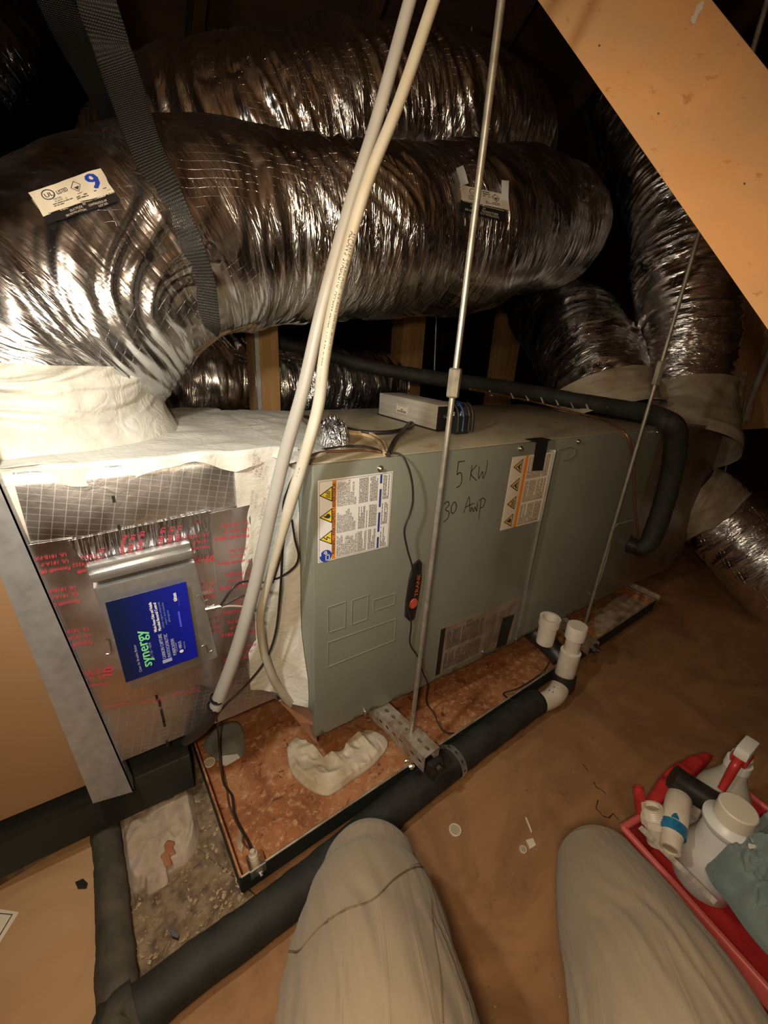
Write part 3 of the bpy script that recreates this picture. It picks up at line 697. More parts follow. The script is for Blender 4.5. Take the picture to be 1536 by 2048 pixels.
# ================================================================== left duct box (supply plenum)
PY = .062; PB = .072; PT = .562
sp_ = thing('supply_plenum', 'foil-faced duct board plenum on the left, with cream mastic and printed tape', 'duct', (-.4, .3, PB))
def gridbox(lo, hi, name, mat, parent, seed):
    """front sheet of the board with slight waviness and a rounded top edge"""
    xs = np.linspace(lo[0], hi[0], 120); prof = []
    for z in np.linspace(lo[2], hi[2] - .02, 60): prof.append((lo[1], z))
    for t in np.linspace(0, math.pi / 2, 8)[1:]: prof.append((lo[1] + .02 * (1 - math.cos(t)), hi[2] - .02 + .02 * math.sin(t)))
    for y in np.linspace(lo[1] + .03, hi[1], 24): prof.append((y, hi[2]))
    prof = np.array(prof); d = np.r_[0, np.cumsum(np.linalg.norm(np.diff(prof, axis=0), axis=1))]
    X, K = np.meshgrid(xs, np.arange(len(prof)), indexing='ij'); V = np.stack([X, prof[K, 0], prof[K, 1]], -1)
    V[..., 1] += (vnoise(X * 14 + 40, d[K] * 12 + 3, 97, 97, seed, False) - .5) * .004
    n = len(prof); i = np.arange(119)[:, None] * n; j = np.arange(n - 1)[None]
    f = np.stack([i + j, i + n + j, i + n + j + 1, i + j + 1], -1).reshape(-1, 4)
    return mk(name, V.reshape(-1, 3), f, mat, parent, True, np.stack([X, d[K]], -1).reshape(-1, 2))
gridbox((-.345, PY, PB), (-.03, .52, PT), 'board_face', M_['foil_flat'], sp_, 4)
box('board_core', (-1.3, PY + .006, PB), (-.035, .52, PT - .006), M_['foil_plain'], sp_, .004)
box('plain_face', (-1.3, PY - .002, PB - .02), (-.352, PY + .004, PT - .05), M_['tan'], sp_, .003, label='smooth foil face left of the galvanized strap, tan floor reflection painted in')
# transition boot between the plenum and the cabinet: white mastic over tape
tr = []
n = 40
def bootrow(x):
    t = (x + .095) / .10; return t
xs = np.linspace(-.098, -.001, 26); V = []
zs = np.linspace(0, 1, 60)
for x in xs:
    t = (x + .098) / .097; zb = PB + .045 * (1 - t) + .0 if t < .35 else PB + .03 - (PB + .028) * ((t - .35) / .65) ** 1.2
    yy = PY - .004 - .0 * t
    yy0 = PY - .004
    for z_ in zs:
        yy = yy0 - (max(0, t - .55) / .45) * .036 * max(0.15, min(1, (.42 - z_) / .2))
        z = zb + (PT + .004 - zb) * z_
        cr = (vnoise(np.array(x * 60 + 5), np.array(z * 22), 97, 97, 3, True) - .5) * (.005 + .010 * max(0, .35 - z_) * 2)
        V.append((x, yy + float(cr), z))
V = np.array(V); i = np.arange(25)[:, None] * 60; j = np.arange(59)[None]
mk('mastic_joint', V, np.stack([i + j, i + 60 + j, i + 61 + j, i + j + 1], -1).reshape(-1, 4), M_['mastic'], sp_, True, V[:, [0, 2]], 'white mastic smeared over the joint to the cabinet')
# folded foil tab hanging below the joint
tab = [(-.05, PY - .012, .075), (-.028, PY - .02, .04), (-.012, PY - .035, .012), (.004, -.004, -.012), (.006, .0, .03), (-.005, .01, .07)]
mk('foil_tab', *polyprism(tab, (-.004, .01, 0)), M_['tape_crinkle'], sp_, False)
# mastic ledge on top
def ledge(name, x0_, x1_, y0_, y1_, z_, seed, wob, parent, label=None):
    nx, ny = 110, 60; X, Yv = np.meshgrid(np.linspace(x0_, x1_, nx), np.linspace(y0_, y1_, ny), indexing='ij')
    ed = (vnoise(X * 30 + 90, X * 0 + 2.5, 97, 97, seed, True) - .5) * wob
    Yv = np.where(np.arange(ny)[None] < 1, Yv + ed, Yv)
    Z = z_ + (vnoise(X * 22 + 90, Yv * 30 + 60, 197, 197, seed + 1, False)) * .005
    # roll over the front edge
    V = np.stack([X, Yv, Z], -1)
    k = 6; roll = []
    for q in range(k, 0, -1):
        a_ = q / k; w_ = V[:, 0].copy(); w_[:, 1] -= .003 * a_ ; w_[:, 2] -= (.003 + .024 * a_ * (0.25 + vnoise(X[:, 0] * 26 + 40, X[:, 0] * 0 + 1.5, 97, 97, seed + 3, True))); roll.append(w_)
    V = np.concatenate([np.stack(roll, 1), V], 1); ny2 = ny + k
    i = np.arange(nx - 1)[:, None] * ny2; j = np.arange(ny2 - 1)[None]
    return mk(name, V.reshape(-1, 3), np.stack([i + j, i + ny2 + j, i + ny2 + j + 1, i + j + 1], -1).reshape(-1, 4), M_['mastic'], parent, True, V.reshape(-1, 3)[:, :2], label)
ledge('mastic_ledge', -1.2, -.02, PY - .001, .50, PT + .001, 11, .02, sp_, 'cream mastic coat over the plenum top')
# mastic skin running on over the cabinet top
ms = [(-.03, .012, H + .002), (.045, .045, H + .002), (.062, .10, H + .002), (.10, .20, H + .002), (.13, .33, H + .002), (.155, .46, H + .002), (.10, .498, H + .002), (-.04, .498, H + .002), (-.06, .2, H + .002)]
patch('mastic_smear', ms, M_['mastic'], .008, .004, 5, sp_, 20, 90, edge=.001, label='cream mastic lapping onto the cabinet top')
# foil tape sheets with red print
fr1 = Plane2((0, PY - .001, 0), (1, 0, 0), (0, 0, 1)); fr1.n = np.array([0, -1.0, 0])
def UV1(u, v_): p = P(u, v_, 'y', PY); return np.array([p[0], p[2]])
def tapesheet(uvs, off, mat, name='foil_tape', label=None):
    q = [UV1(*p) for p in uvs]; v = fr1(q, off); w_ = fr1(q, off - .0012)
    n_ = len(q); V = np.vstack([v, w_]); f = [tuple(range(n_)), tuple(range(n_, 2 * n_))[::-1]] + [(i_, n_ + i_, n_ + (i_ + 1) % n_, (i_ + 1) % n_) for i_ in range(n_)]
    return mk(name, V, f, mat, sp_, False, np.vstack([q, q]), label)
T1 = tapesheet([(58, 1088), (145, 1075), (285, 1395), (205, 1420)], .0022, M_['tape'], label='foil tape strip down the left of the purifier')
T2 = tapesheet([(135, 1080), (420, 1020), (432, 1112), (190, 1150)], .0030, M_['tape_crinkle'], label='crinkled foil tape across the top of the purifier')
T3 = tapesheet([(365, 1045), (420, 1022), (470, 1400), (395, 1365)], .0026, M_['tape'], label='foil tape strip down the right of the purifier')
T4 = tapesheet([(418, 1025), (498, 1008), (512, 1310), (468, 1330), (440, 1260)], .0034, M_['tape'], label='outer foil tape strip with red print')
T5 = tapesheet([(160, 1130), (200, 1140), (265, 1360), (445, 1290), (470, 1345), (190, 1425), (175, 1250)], .0018, M_['tape'], label='foil tape round the lower edge of the purifier')
rp = {id(T1): MB(), id(T2): MB(), id(T3): MB(), id(T4): MB(), id(T5): MB()}
def red(T, u, v_, s_, px, ang=8, sideways=False, w_=0, mirror=False):
    """upside-down red print: baseline starts at pixel u,v and runs left; ang = screen tilt"""
    o_ = UV1(u, v_); 
    if sideways: e2 = UV1(u - 3, v_ + 14) - o_
    else: e2 = UV1(u - 20, v_ + 20 * math.tan(math.radians(ang))) - o_
    sc_ = np.linalg.norm(e2) / (14.3 if sideways else 20.2); e2 = nrm(e2); n2 = np.array([-e2[1], e2[0]])
    v2, f2 = text2d(s_, px * sc_ * 1.55)
    if mirror: pass
    q = o_ + v2[:, :1] * e2 + v2[:, 1:] * n2
    mbq = MB()
    for k in range(w_ + 1): mbq.add(fr1(q + e2 * k * px * sc_ * .05, .0042 + .00004 * k), f2)
    mbq.build('print_line', M_['print_red'], T)
for (u, v_) in ((133, 1100), (152, 1166), (178, 1248), (205, 1330)):
    red(T1, u, v_ + 3, 'UL 181B-FX', 8); red(T1, u + 4, v_ + 16, 'UL 181A-P', 8); red(T1, u + 8, v_ + 30, 'Fasson\u00ae 0810', 8, w_=1)
for (u, v_) in ((192, 1105), (150, 1290)):
    red(T5, u, v_, '\u24ca Listed'.replace('\u24ca ', ''), 8); red(T5, u + 2, v_ + 13, 'MH14352', 8); red(T5, u + 5, v_ + 27, 'Fasson\u00ae', 8, w_=1)
for (u, v_) in ((495, 1040), (503, 1138), (508, 1232)):
    red(T4, u, v_, 'UL 181B-FX', 7, 6); red(T4, u + 1, v_ + 12, 'UL 181A-P', 7, 6); red(T4, u + 2, v_ + 25, 'Fasson\u00ae 0810', 7.5, 6, w_=1)
    red(T4, u + 2, v_ + 52, 'Listed 7AN', 6, 6); red(T4, u + 2, v_ + 63, 'MH14352', 6.5, 6); red(T4, u + 3, v_ + 75, 'Fasson\u00ae 0810', 7, 6, w_=1)
for (u, v_) in ((415, 1063), (428, 1160), (440, 1230)):
    red(T3, u, v_, 'UL 181B-FX', 7); red(T3, u + 1, v_ + 12, '181A-P', 7); red(T3, u + 2, v_ + 25, 'Fasson\u00ae 0810', 7, w_=1)
red(T3, 428, 1108, '01-25', 13, w_=2)
for (u, v_) in ((200, 1092), (246, 1067), (262, 1066), (281, 1059), (322, 1052), (340, 1050), (355, 1048)):
    red(T2, u, v_, ('Fasson\u00ae 0810', 'UL 181A-P', 'UL 181B-FX')[int(u) % 3], 7, sideways=True, w_=1)
for (u, v_) in ((225, 1335), (260, 1400), (330, 1392), (400, 1375)):
    red(T5, u, v_, 'Fasson\u00ae 0810', 6)
red(T5, 208, 1330, '01', 14, sideways=True, w_=1)
def ring(mb, fr, c_, r_, w_, off, n_=20):
    put_line(mb, fr, [(c_[0] + r_ * math.cos(a), c_[1] + r_ * math.sin(a)) for a in np.linspace(0, 2 * math.pi, n_)[:-1]], w_, True, off)
for (u, v_) in ((183, 1116), (393, 1041), (499, 1101), (145, 1180), (168, 1282), (424, 1305)):
    mb = MB(); ring(mb, fr1, UV1(u, v_), .0035, .0006, .0043); mb.build('print_ring', M_['print_red'], sp_)
# black marks on the foil and writing on the mastic
for k, (u, v_) in enumerate(((226, 992), (237, 1050), (312, 1388), (322, 1418), (327, 1440), (333, 1480), (318, 1400), (325, 1430))):
    mb = MB(); put_line(mb, fr1, [UV1(u, v_), UV1(u + 2, v_ + 10)], .0035, off=.002); mb.build('marker_dash', M_['black'], sp_)
mb = MB()
def mprint(u, v_, u2, v2_, s_, px):
    o_ = UV1(u, v_); e2 = UV1(u2, v2_) - o_; L_ = np.linalg.norm(e2); e2 = nrm(e2); n2 = np.array([-e2[1], e2[0]]); vv, ff = text2d(s_, 1.0); q = vv * np.array([L_ / vv[:, 0].max(), px]); q = o_ + q[:, :1] * e2 + q[:, 1:] * n2; mb.add(fr1(q, .0115), ff)
mprint(500, 943, 508, 905, 'Venture', .008); mprint(508, 946, 516, 914, '181A-P', .006); mprint(514, 950, 522, 920, '181B-FX', .006)
mprint(500, 1005, 503, 975, 'WEATHER', .006); mprint(518, 1035, 526, 990, 'Venture', .007); mprint(534, 975, 546, 950, 'THER', .006)
mprint(548, 1120, 560, 1070, 'Venture', .007)
mb.build('faded_print', plain('faded_print', (.45, .33, .28), .6), sp_)
for k in range(3): pass

# galvanized hanging strap in front of the plenum
q = [P(0, 966, 'y', .05), P(268, 1583, 'y', .05), P(186, 1607, 'y', .05), P(0, 1150, 'y', .05)]
d0 = nrm(q[0] - q[1]); q[0] = q[0] + d0 * .5; d3 = nrm(q[3] - q[2]); q[3] = q[3] + d3 * .42
v, f = polyprism(q, (0, .004, 0)); gs = mk('metal_strap', v, f, M_['galv'], None, False)
tag(gs, 'mottled galvanized steel strap hanging in front of the foil plenum at left', 'strap')
v, f = polyprism([q[1], q[1] + (q[1] - q[0]) * 0 + np.array([0, .03, 0]), q[0] + np.array([0, .03, 0]), q[0]], (-.002, 0, 0)); mk('folded_flange', v, f, M_['galv'], gs, False)

# purifier box
pq = [P(190, 1180, 'y', .03), P(388, 1126, 'y', .03), P(442, 1318, 'y', .03), P(257, 1386, 'y', .03)]
e1 = (pq[1] - pq[0] + pq[2] - pq[3]) / 2; e2 = (pq[3] - pq[0] + pq[2] - pq[1]) / 2; cc = sum(pq) / 4; o_ = cc - e1 / 2 - e2 / 2
pur = thing('air_purifier', 'flat aluminium air purifier box with a blue sticker taped to the plenum', 'air purifier', (cc[0], PY, cc[2] - .08))
obox('housing', o_ - np.array([0, -.004, 0]), e1, e2, (0, .032, 0), M_['alu'], pur, .004)
n_out = np.array([0, -1.0, 0])
for k, (a_, t_) in enumerate(((-.075, .018), (-.125, .016))):
    v, f = beamg(o_ + e2 * a_ + np.array([0, .012 + k * .006, 0]), o_ + e1 * 1.0 + e2 * a_ + np.array([0, .012 + k * .006, 0]), e2, .014, t_, .005); mk('hinge_rail', v, f, M_['alu'], pur, 40)
for (u, v_, u2, v2_) in ((217, 1278, 222, 1305), (402, 1190, 407, 1202), (412, 1290, 416, 1304)):
    a_ = P(u, v_, 'y', .024); b2 = P(u2, v2_, 'y', .024); mb = MB(); dd = nrm(e1)
    mb.add(*tubeg([a_ + dd * -.006, a_, b2, b2 + dd * .006 * (-1 if u < 300 else 1)], .0012, 10, 6)); mb.build('wire_clip', M_['bright'], pur, 40)
sq = [P(257, 1204, 'y', .0255), P(373, 1164, 'y', .0255), P(396, 1313, 'y', .0255), P(252 + 0, 1365, 'y', .0255)]
sq = [P(210, 1205, 'y', .0255), P(372, 1163, 'y', .0255), P(396, 1313, 'y', .0255), P(252, 1365, 'y', .0255)]
v, f = polyprism(sq, (0, -.0006, 0)); stk = mk('blue_sticker', v, f, M_['blue'], pur, False)
# homography-like bilinear layout on the sticker: reading direction runs up the sheet
so, sx_, sy_ = sq[3], sq[0] - sq[3], sq[2] - sq[3]
Wd = np.linalg.norm(sx_); Hd = np.linalg.norm(sy_)
class Bil:
    off = 0
    def __call__(s, p, off=None):
        p = np.asarray(p, float).reshape(-1, 2); a_ = p[:, :1] / Wd; b2 = -p[:, 1:2] / Hd
        q = sq[3] * (1 - a_) * (1 - b2) + sq[0] * a_ * (1 - b2) + sq[2] * b2 * (1 - a_) + sq[1] * a_ * b2
        return q + np.array([0, -.0009 - s.off, 0])
B = Bil()
def st(mb, s_, a_, b2, wid, hgt, w_=0):   # a: along 0..1, b: down 0..1
    vv, ff = text2d(s_, 1.0); vv = vv * np.array([wid * Wd / vv[:, 0].max(), hgt * Hd])
    for k in range(w_ + 1): B.off = .00012 * k; mb.add(B(vv + [a_ * Wd + k * .0005, -b2 * Hd]), ff)
    B.off = 0
mb = MB(); st(mb, 'synergy', .10, .37, .47, .20, 2); mb.build('lettering', M_['green'], stk, label='green lettering')
mb = MB(); st(mb, 'Whole House Odor and Volatile', .50, .52, .37, .055, 1); st(mb, 'Microbial Bacterial Control', .50, .575, .35, .055, 1)
st(mb, 'titus', .80, .845, .10, .075, 2); put_rect(mb, B, .75 * Wd, -.885 * Hd, .87 * Wd, -.90 * Hd) if False else None
put_poly(mb, B, [(.155 * Wd + .0028 * math.cos(t), -.785 * Hd + .0028 * math.sin(t)) for t in np.linspace(0, 6.28, 14)[:-1]])
mb.build('lettering', M_['print_white'], stk, label='white lettering')
mb = MB(); st(mb, 'Clean Air Breathe Better', .07, .225, .36, .05); st(mb, 'GPS  \u2022  CO  \u2022  ODOR', .18, .41, .22, .045)
st(mb, 'CARBON CAPTURE', .13, .565, .33, .065, 1); st(mb, 'PHOTOCATALYTIC', .13, .635, .31, .065, 1); put_rect(mb, B, .075 * Wd, -.64 * Hd, .12 * Wd, -.51 * Hd)
st(mb, 'PURIFICATION', .13, .71, .22, .065, 1); st(mb, 'air & coil system', .17, .735, .12, .035); st(mb, 'VIRUS', .19, .80, .10, .06, 1); st(mb, 'made in usa', .17, .845, .10, .03)
mb.build('lettering', plain('pale_blue_print', (.36, .40, .62), .5), stk, label='pale lettering')
mb = MB(); st(mb, 'volatile organic compounds', .52, .62, .33, .04); st(mb, 'odors and smoke', .55, .665, .28, .04); st(mb, 'allergens', .57, .71, .15, .04); mb.build('lettering', M_['print_dim'], stk, label='dim blue lettering')
mb = MB(); put_rect(mb, B, .47 * Wd, -.85 * Hd, .67 * Wd, -.825 * Hd); st(mb, 'air quality', .74, .87, .10, .03); mb.build('bright_bar', M_['print_bright'], stk)
# conduit fitting with leads
mb = MB(); p0 = P(412, 1219, 'y', .038); p1 = P(436, 1214, 'y', .034)
mb.add(*latheg(p0, p1 - p0, [(0, .006), (.004, .006), (.004, .0045), (.010, .0045), (.010, .006), (.013, .006), (.013, .003), (.022, .003)], 12)); mb.build('connector', M_['bright'], pur, 40)

# ================================================================== flexible ducts
def duct(name, label, pts, seed, n=300, seg=200, cs=.022, nt=9, amp=.009, big=.02, mat='foil', cap=False, group=None, warp=.6):
    t = Tube(pts, None, n, seg, crumple(cs, nt, amp, seed, warp, big)); o = t.build(name, M_[mat], None, cap); tag(o, label, 'duct', group); return o, t
DA = [(-.335, .33, .600, .160), (-.33, .33, .645, .166), (-.318, .335, .68, .172), (-.275, .345, .725, .172), (-.18, .355, .805, .168), (-.03, .37, .893, .160), (.15, .39, .925, .165), (.40, .42, .963, .177), (.66, .46, 1.018, .187), (.88, .53, 1.085, .187), (1.10, .60, 1.14, .19), (1.32, .67, 1.17, .185), (1.5, .80, 1.22, .18)]
dA, tA = duct('flexible_duct', 'large crumpled silver flexible duct sweeping across from the left plenum, nearest the camera', DA, 3, 480, 300, cs=.046, nt=6, amp=.0050, big=.032, warp=1.2)
bvA = BVHTree.FromPolygons([tuple(p) for p in tA.p.reshape(-1, 3)], [tuple(map(int, q)) for q in tA.mesh()[1]])
def hitA(u, v_, off=.003):
    r = ray(u, v_); h = bvA.ray_cast(Vector(CAM), Vector(nrm(r)))
    if h[0] is None: return None, None
    n_ = np.array(h[1]); n_ = n_ if n_ @ r < 0 else -n_
    return np.array(h[0]) + n_ * off, n_
DB = [(-.04, 1.30, 1.16, .17), (.07, 1.05, 1.22, .19), (.25, .95, 1.265, .20), (.45, .92, 1.335, .205), (.68, .92, 1.41, .215), (.94, .94, 1.47, .22), (1.18, .98, 1.51, .215), (1.37, 1.05, 1.51, .205), (1.46, 1.2, 1.48, .19), (1.48, 1.35, 1.45, .17)]
dB, tB = duct('flexible_duct', 'upper crumpled silver flexible duct behind the large front one', DB, 21, 330, 220, cs=.026, nt=7, amp=.009, big=.03)
def collar(name, pts, lab, seed):
    t = Tube(pts, None, 60, 90, crumple(.03, 7, .006, seed, .8, .01)); o = t.build(name, M_['mastic'], None, False); return o
# mastic collar at the base of the front duct
c = Tube([(-.345, .325, .555, .215), (-.343, .325, .575, .200), (-.34, .328, .61, .186), (-.338, .33, .645, .186), (-.337, .33, .675, .189)], None, 60, 260, crumple(.045, 7, .013, 40, 1.2, .016)).build('mastic_collar', M_['mastic'], dA, False, 'cream mastic collar')
# right-hand legs
DC = [(.93, .78, 1.10, .085), (.985, .74, 1.02, .098), (1.05, .70, .93, .104), (1.115, .66, .83, .104), (1.16, .62, .73, .102), (1.185, .60, .66, .098)]
def uvd(rows): return [tuple(D(u, v_, d_)) + (rp_ * d_ / F,) for u, v_, d_, rp_ in rows]
DC = uvd([(1040, 560, 2.5, 50), (1090, 615, 2.2, 66), (1130, 655, 1.92, 78), (1172, 712, 1.66, 86), (1196, 770, 1.51, 84), (1206, 808, 1.46, 80)])
dC, _ = duct('flexible_duct', 'short silver flexible duct curving down behind the unit, ending in a cream collar', DC, 55, 150, 130, cs=.022, nt=7, amp=.010, big=.02, group=None)
Tube(uvd([(1198, 776, 1.468, 90), (1206, 808, 1.46, 92), (1212, 838, 1.455, 98)]), None, 30, 90, crumple(.03, 7, .006, 61, .8, .01)).build('mastic_collar', M_['mastic_darker'], dC, False, 'cream mastic collar')
DD = uvd([(1265, 180, 1.85, 70), (1310, 290, 1.72, 78), (1352, 400, 1.64, 86), (1368, 520, 1.58, 84), (1372, 640, 1.56, 80), (1368, 740, 1.55, 78), (1364, 800, 1.55, 76)])
dD, _ = duct('flexible_duct', 'upright silver flexible duct at right, partly hidden by the orange timber', DD, 71, 260, 140, cs=.024, nt=7, amp=.010, big=.02)
Tube(uvd([(1366, 775, 1.55, 84), (1364, 815, 1.55, 86), (1358, 870, 1.54, 94), (1352, 900, 1.53, 98)]), None, 30, 90, crumple(.03, 7, .006, 75, .8, .01)).build('mastic_collar', M_['mastic_darker'], dD, False, 'darker mastic collar')
DE = uvd([(1372, 985, 1.66, 58), (1420, 1022, 1.66, 66), (1480, 1075, 1.62, 76), (1545, 1135, 1.56, 86), (1640, 1215, 1.48, 95)])
dE, _ = duct('flexible_duct', 'brown-lit silver flexible duct leaving the right end of the unit near the floor', DE, 81, 160, 140, cs=.05, nt=6, amp=.004, big=.012)
Tube(uvd([(1368, 980, 1.66, 62), (1395, 1000, 1.65, 68), (1420, 1022, 1.65, 70), (1434, 1034, 1.64, 70)]), None, 30, 90, crumple(.02, 6, .005, 85, .8, .008)).build('mastic_collar', M_['mastic_darker'], dE, False, 'peeling cream mastic collar')
DF = [(-.55, .92, .58, .15), (-.2, .90, .585, .15), (.2, .90, .58, .15), (.55, .93, .57, .145), (.8, 1.05, .55, .14)]
dF, _ = duct('flexible_duct', 'low dark silver flexible duct lying behind the cabinet', DF, 91, 220, 120, cs=.02, nt=7, amp=.008, big=.015)
# dark jacketed duct, upper left corner
DG = [(-1.3, .5, 1.35, .22), (-.8, .62, 1.36, .22), (-.35, .80, 1.38, .2), (-.05, 1.1, 1.35, .2)]
DG = uvd([(-260, 300, 1.25, 150), (-60, 150, 1.35, 160), (100, 40, 1.5, 150), (260, -60, 1.7, 130)])
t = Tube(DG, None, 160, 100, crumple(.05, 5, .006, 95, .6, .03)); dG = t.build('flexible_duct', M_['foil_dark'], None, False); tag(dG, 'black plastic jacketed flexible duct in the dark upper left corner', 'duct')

# right plenum
rpz = thing('return_plenum', 'darker mastic-coated plenum box on the dark right end of the unit', 'duct', (1.3, .3, .03))
q = [(1346, 858), (1446, 862), (1398, 1070), (1366, 1120), (1262, 1176)]
V = [P(u, v_, 'y', .03) for u, v_ in q]; V[0] = np.array([1.08, .03, .56])
V = [np.array(q_) for q_ in ([1.081, .004, .548], [1.46, .004, .540], [1.58, .012, .50], [1.63, .02, .25], [1.60, .02, .03], [1.50, .012, -.02], [1.081, .004, .004])]
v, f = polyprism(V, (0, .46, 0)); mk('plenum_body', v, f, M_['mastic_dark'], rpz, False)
for k, (x_, w_) in enumerate(()):
    tube('mastic_bead', [(x_ + .06, .004, .53), (x_ + .02, .0, .36), (x_, .002, .2), (x_ - .02, .004, .02)], [w_ * .3, w_ * .6, w_ * .5, w_ * .3], M_['mastic_darker'], rpz, 24, 8)

# ---- stickers on the front duct
def wrap_sheet(name, cu, cv, du, dv_, nx, ny, mat, parent, off=.004, label=None, shape=None):
    """sheet laid over the duct; du,dv_ = pixel vectors of its sides"""
    V = []; ok = True
    for i in range(nx + 1):
        for j in range(ny + 1):
            a_, b_ = i / nx, j / ny; p, n_ = hitA(cu + du[0] * a_ + dv_[0] * b_, cv + du[1] * a_ + dv_[1] * b_, off)
            V.append(p)
    V = np.array(V); G = V.reshape(nx + 1, ny + 1, 3)
    for _ in range(2):
        G2 = G.copy(); G2[1:-1] = (G[:-2] + G[2:] + 2 * G[1:-1]) / 4; G2[:, 1:-1] = (G2[:, :-2] + G2[:, 2:] + 2 * G2[:, 1:-1]) / 4; G = G2
    i = np.arange(nx)[:, None] * (ny + 1); j = np.arange(ny)[None]
    f = np.stack([i + j, i + ny + 1 + j, i + ny + 2 + j, i + j + 1], -1).reshape(-1, 4)
    o = mk(name, G.reshape(-1, 3) , f, mat, parent, True, None, label)
    return o, G
class Sheet:
    def __init__(s, G, W, Hh, lift=.0008): s.G = G; s.W = W; s.H = Hh; s.lift = lift; s.off = 0
    def __call__(s, p, off=None):
        p = np.asarray(p, float).reshape(-1, 2); nx, ny = s.G.shape[0] - 1, s.G.shape[1] - 1
        a_ = np.clip(p[:, 0] / s.W, 0, .9999) * nx; b_ = np.clip(-p[:, 1] / s.H, 0, .9999) * ny
        i = a_.astype(int); j = b_.astype(int); x = (a_ - i)[:, None]; y = (b_ - j)[:, None]; G = s.G
        q = G[i, j] * (1 - x) * (1 - y) + G[i + 1, j] * x * (1 - y) + G[i, j + 1] * (1 - x) * y + G[i + 1, j + 1] * x * y
        return q + nrm(CAM - G.mean((0, 1))) * (s.lift + (0 if off is None else off) * .3)
# sticker with the 9: top-left (58,388), reads up to the right
stkA, G = wrap_sheet('sticker', 60, 392, (140, -50), (30, 46), 26, 10, M_['paper_old'], dA, label='cream sticker with a blue 9')
Sh = Sheet(G, 148, 55)
stkB, G2 = wrap_sheet('sticker_band', 89, 436, (141, -50), (10, 18), 26, 4, M_['black'], dA, label='black lower band of the sticker')
mb = MB(); v2, f2 = text2d('9', 1); put_text(mb, Sh, '9', 112, -36, 46, .92, weight=2); mb.build('sticker_print', M_['print_blue'], stkA, label='blue number')
mb = MB(); ring(mb, Sh, (33, -16), 10.5, 2.0, None, 24); put_text(mb, Sh, 'UL', 26.5, -21, 13, .95, weight=1); put_text(mb, Sh, 'LISTED', 47, -22, 12, .62, weight=1)
put_line(mb, Sh, [(88, -8), (99, -19), (88, -31), (77, -19)], 1.2, True); put_poly(mb, Sh, [(82, -20), (94, -20), (88, -27)])
put_line(mb, Sh, [(114, -40), (136, -40)], 1.6); put_line(mb, Sh, [(82, -35), (94, -35)], .8)
put_text(mb, Sh, 'METER', 36, -31, 5, 1.0); put_text(mb, Sh, 'PLANT - G', 36, -36, 5, 1.0)
fine_print(mb, Sh, 30, -50, 72, -38, 4, 1.6, 5); fine_print(mb, Sh, 76, -52, 100, -40, 4, 1.8, 6); put_line(mb, Sh, [(14, -52), (144, -47)], .5)
mb.build('sticker_print', M_['print'], stkA)
Sh2 = Sheet(G2, 148, 20, .001); mb = MB(); put_line(mb, Sh2, [(2, -2), (146, -2)], .5)
put_text(mb, Sh2, 'DUCTFLEX', 50, -11, 7, .8); put_text(mb, Sh2, 'SEE INSTALLATION', 38, -17, 5.5, .9); put_text(mb, Sh2, 'BY', 80, -7, 5, 1); put_text(mb, Sh2, 'CONTINUOUS AIR', 88, -12, 6, .7); put_text(mb, Sh2, 'LOT NO.', 104, -18, 6, .8)
mb.build('sticker_print', M_['paper_old'], stkB)
stkC, G = wrap_sheet('sticker', 917, 372, (96, 20), (4, 30), 18, 8, M_['paper_old'], dA, label='torn cream and black sticker')
Sh = Sheet(G, 98, 30); mb = MB(); ring(mb, Sh, (26, -10), 7, 1.4, None, 20); put_text(mb, Sh, 'UL', 22, -13, 8, .9); fine_print(mb, Sh, 14, -28, 38, -18, 3, 1.2, 7); fine_print(mb, Sh, 46, -18, 60, -3, 4, 1.6, 8)
put_line(mb, Sh, [(72, -4), (79, -11), (72, -19), (65, -11)], 1.1, True); put_poly(mb, Sh, [(68, -11), (76, -11), (72, -16)]); fine_print(mb, Sh, 50, -28, 80, -21, 3, 1.3, 9); mb.build('sticker_print', M_['print'], stkC)
tn, _ = wrap_sheet('torn_flap', 908, 342, (16, -6), (10, 34), 5, 6, M_['paper'], dA, .006, label='white torn flap')
tn, _ = wrap_sheet('torn_flap', 1000, 364, (14, 2), (-1, 38), 4, 6, M_['paper'], dA, .006, label='white torn flap')
stkD, G = wrap_sheet('sticker_band', 919, 401, (92, 22), (-3, 22), 18, 5, M_['black'], dA, label='black lower band of the torn sticker')
Sh = Sheet(G, 94, 22, .001); mb = MB(); put_text(mb, Sh, 'BY', 46, -8, 5.5, 1); put_text(mb, Sh, 'MANUFACTURER', 44, -13, 5.5, .8); put_text(mb, Sh, 'DUCT INSTALLATION', 42, -18, 5.5, .7); put_text(mb, Sh, 'THE', 20, -9, 5.5, 1); put_text(mb, Sh, 'SEE INST', 10, -18, 5.5, 1); fine_print(mb, Sh, 4, -5, 90, -1, 3, .8, 3); mb.build('sticker_print', M_['paper_old'], stkD)

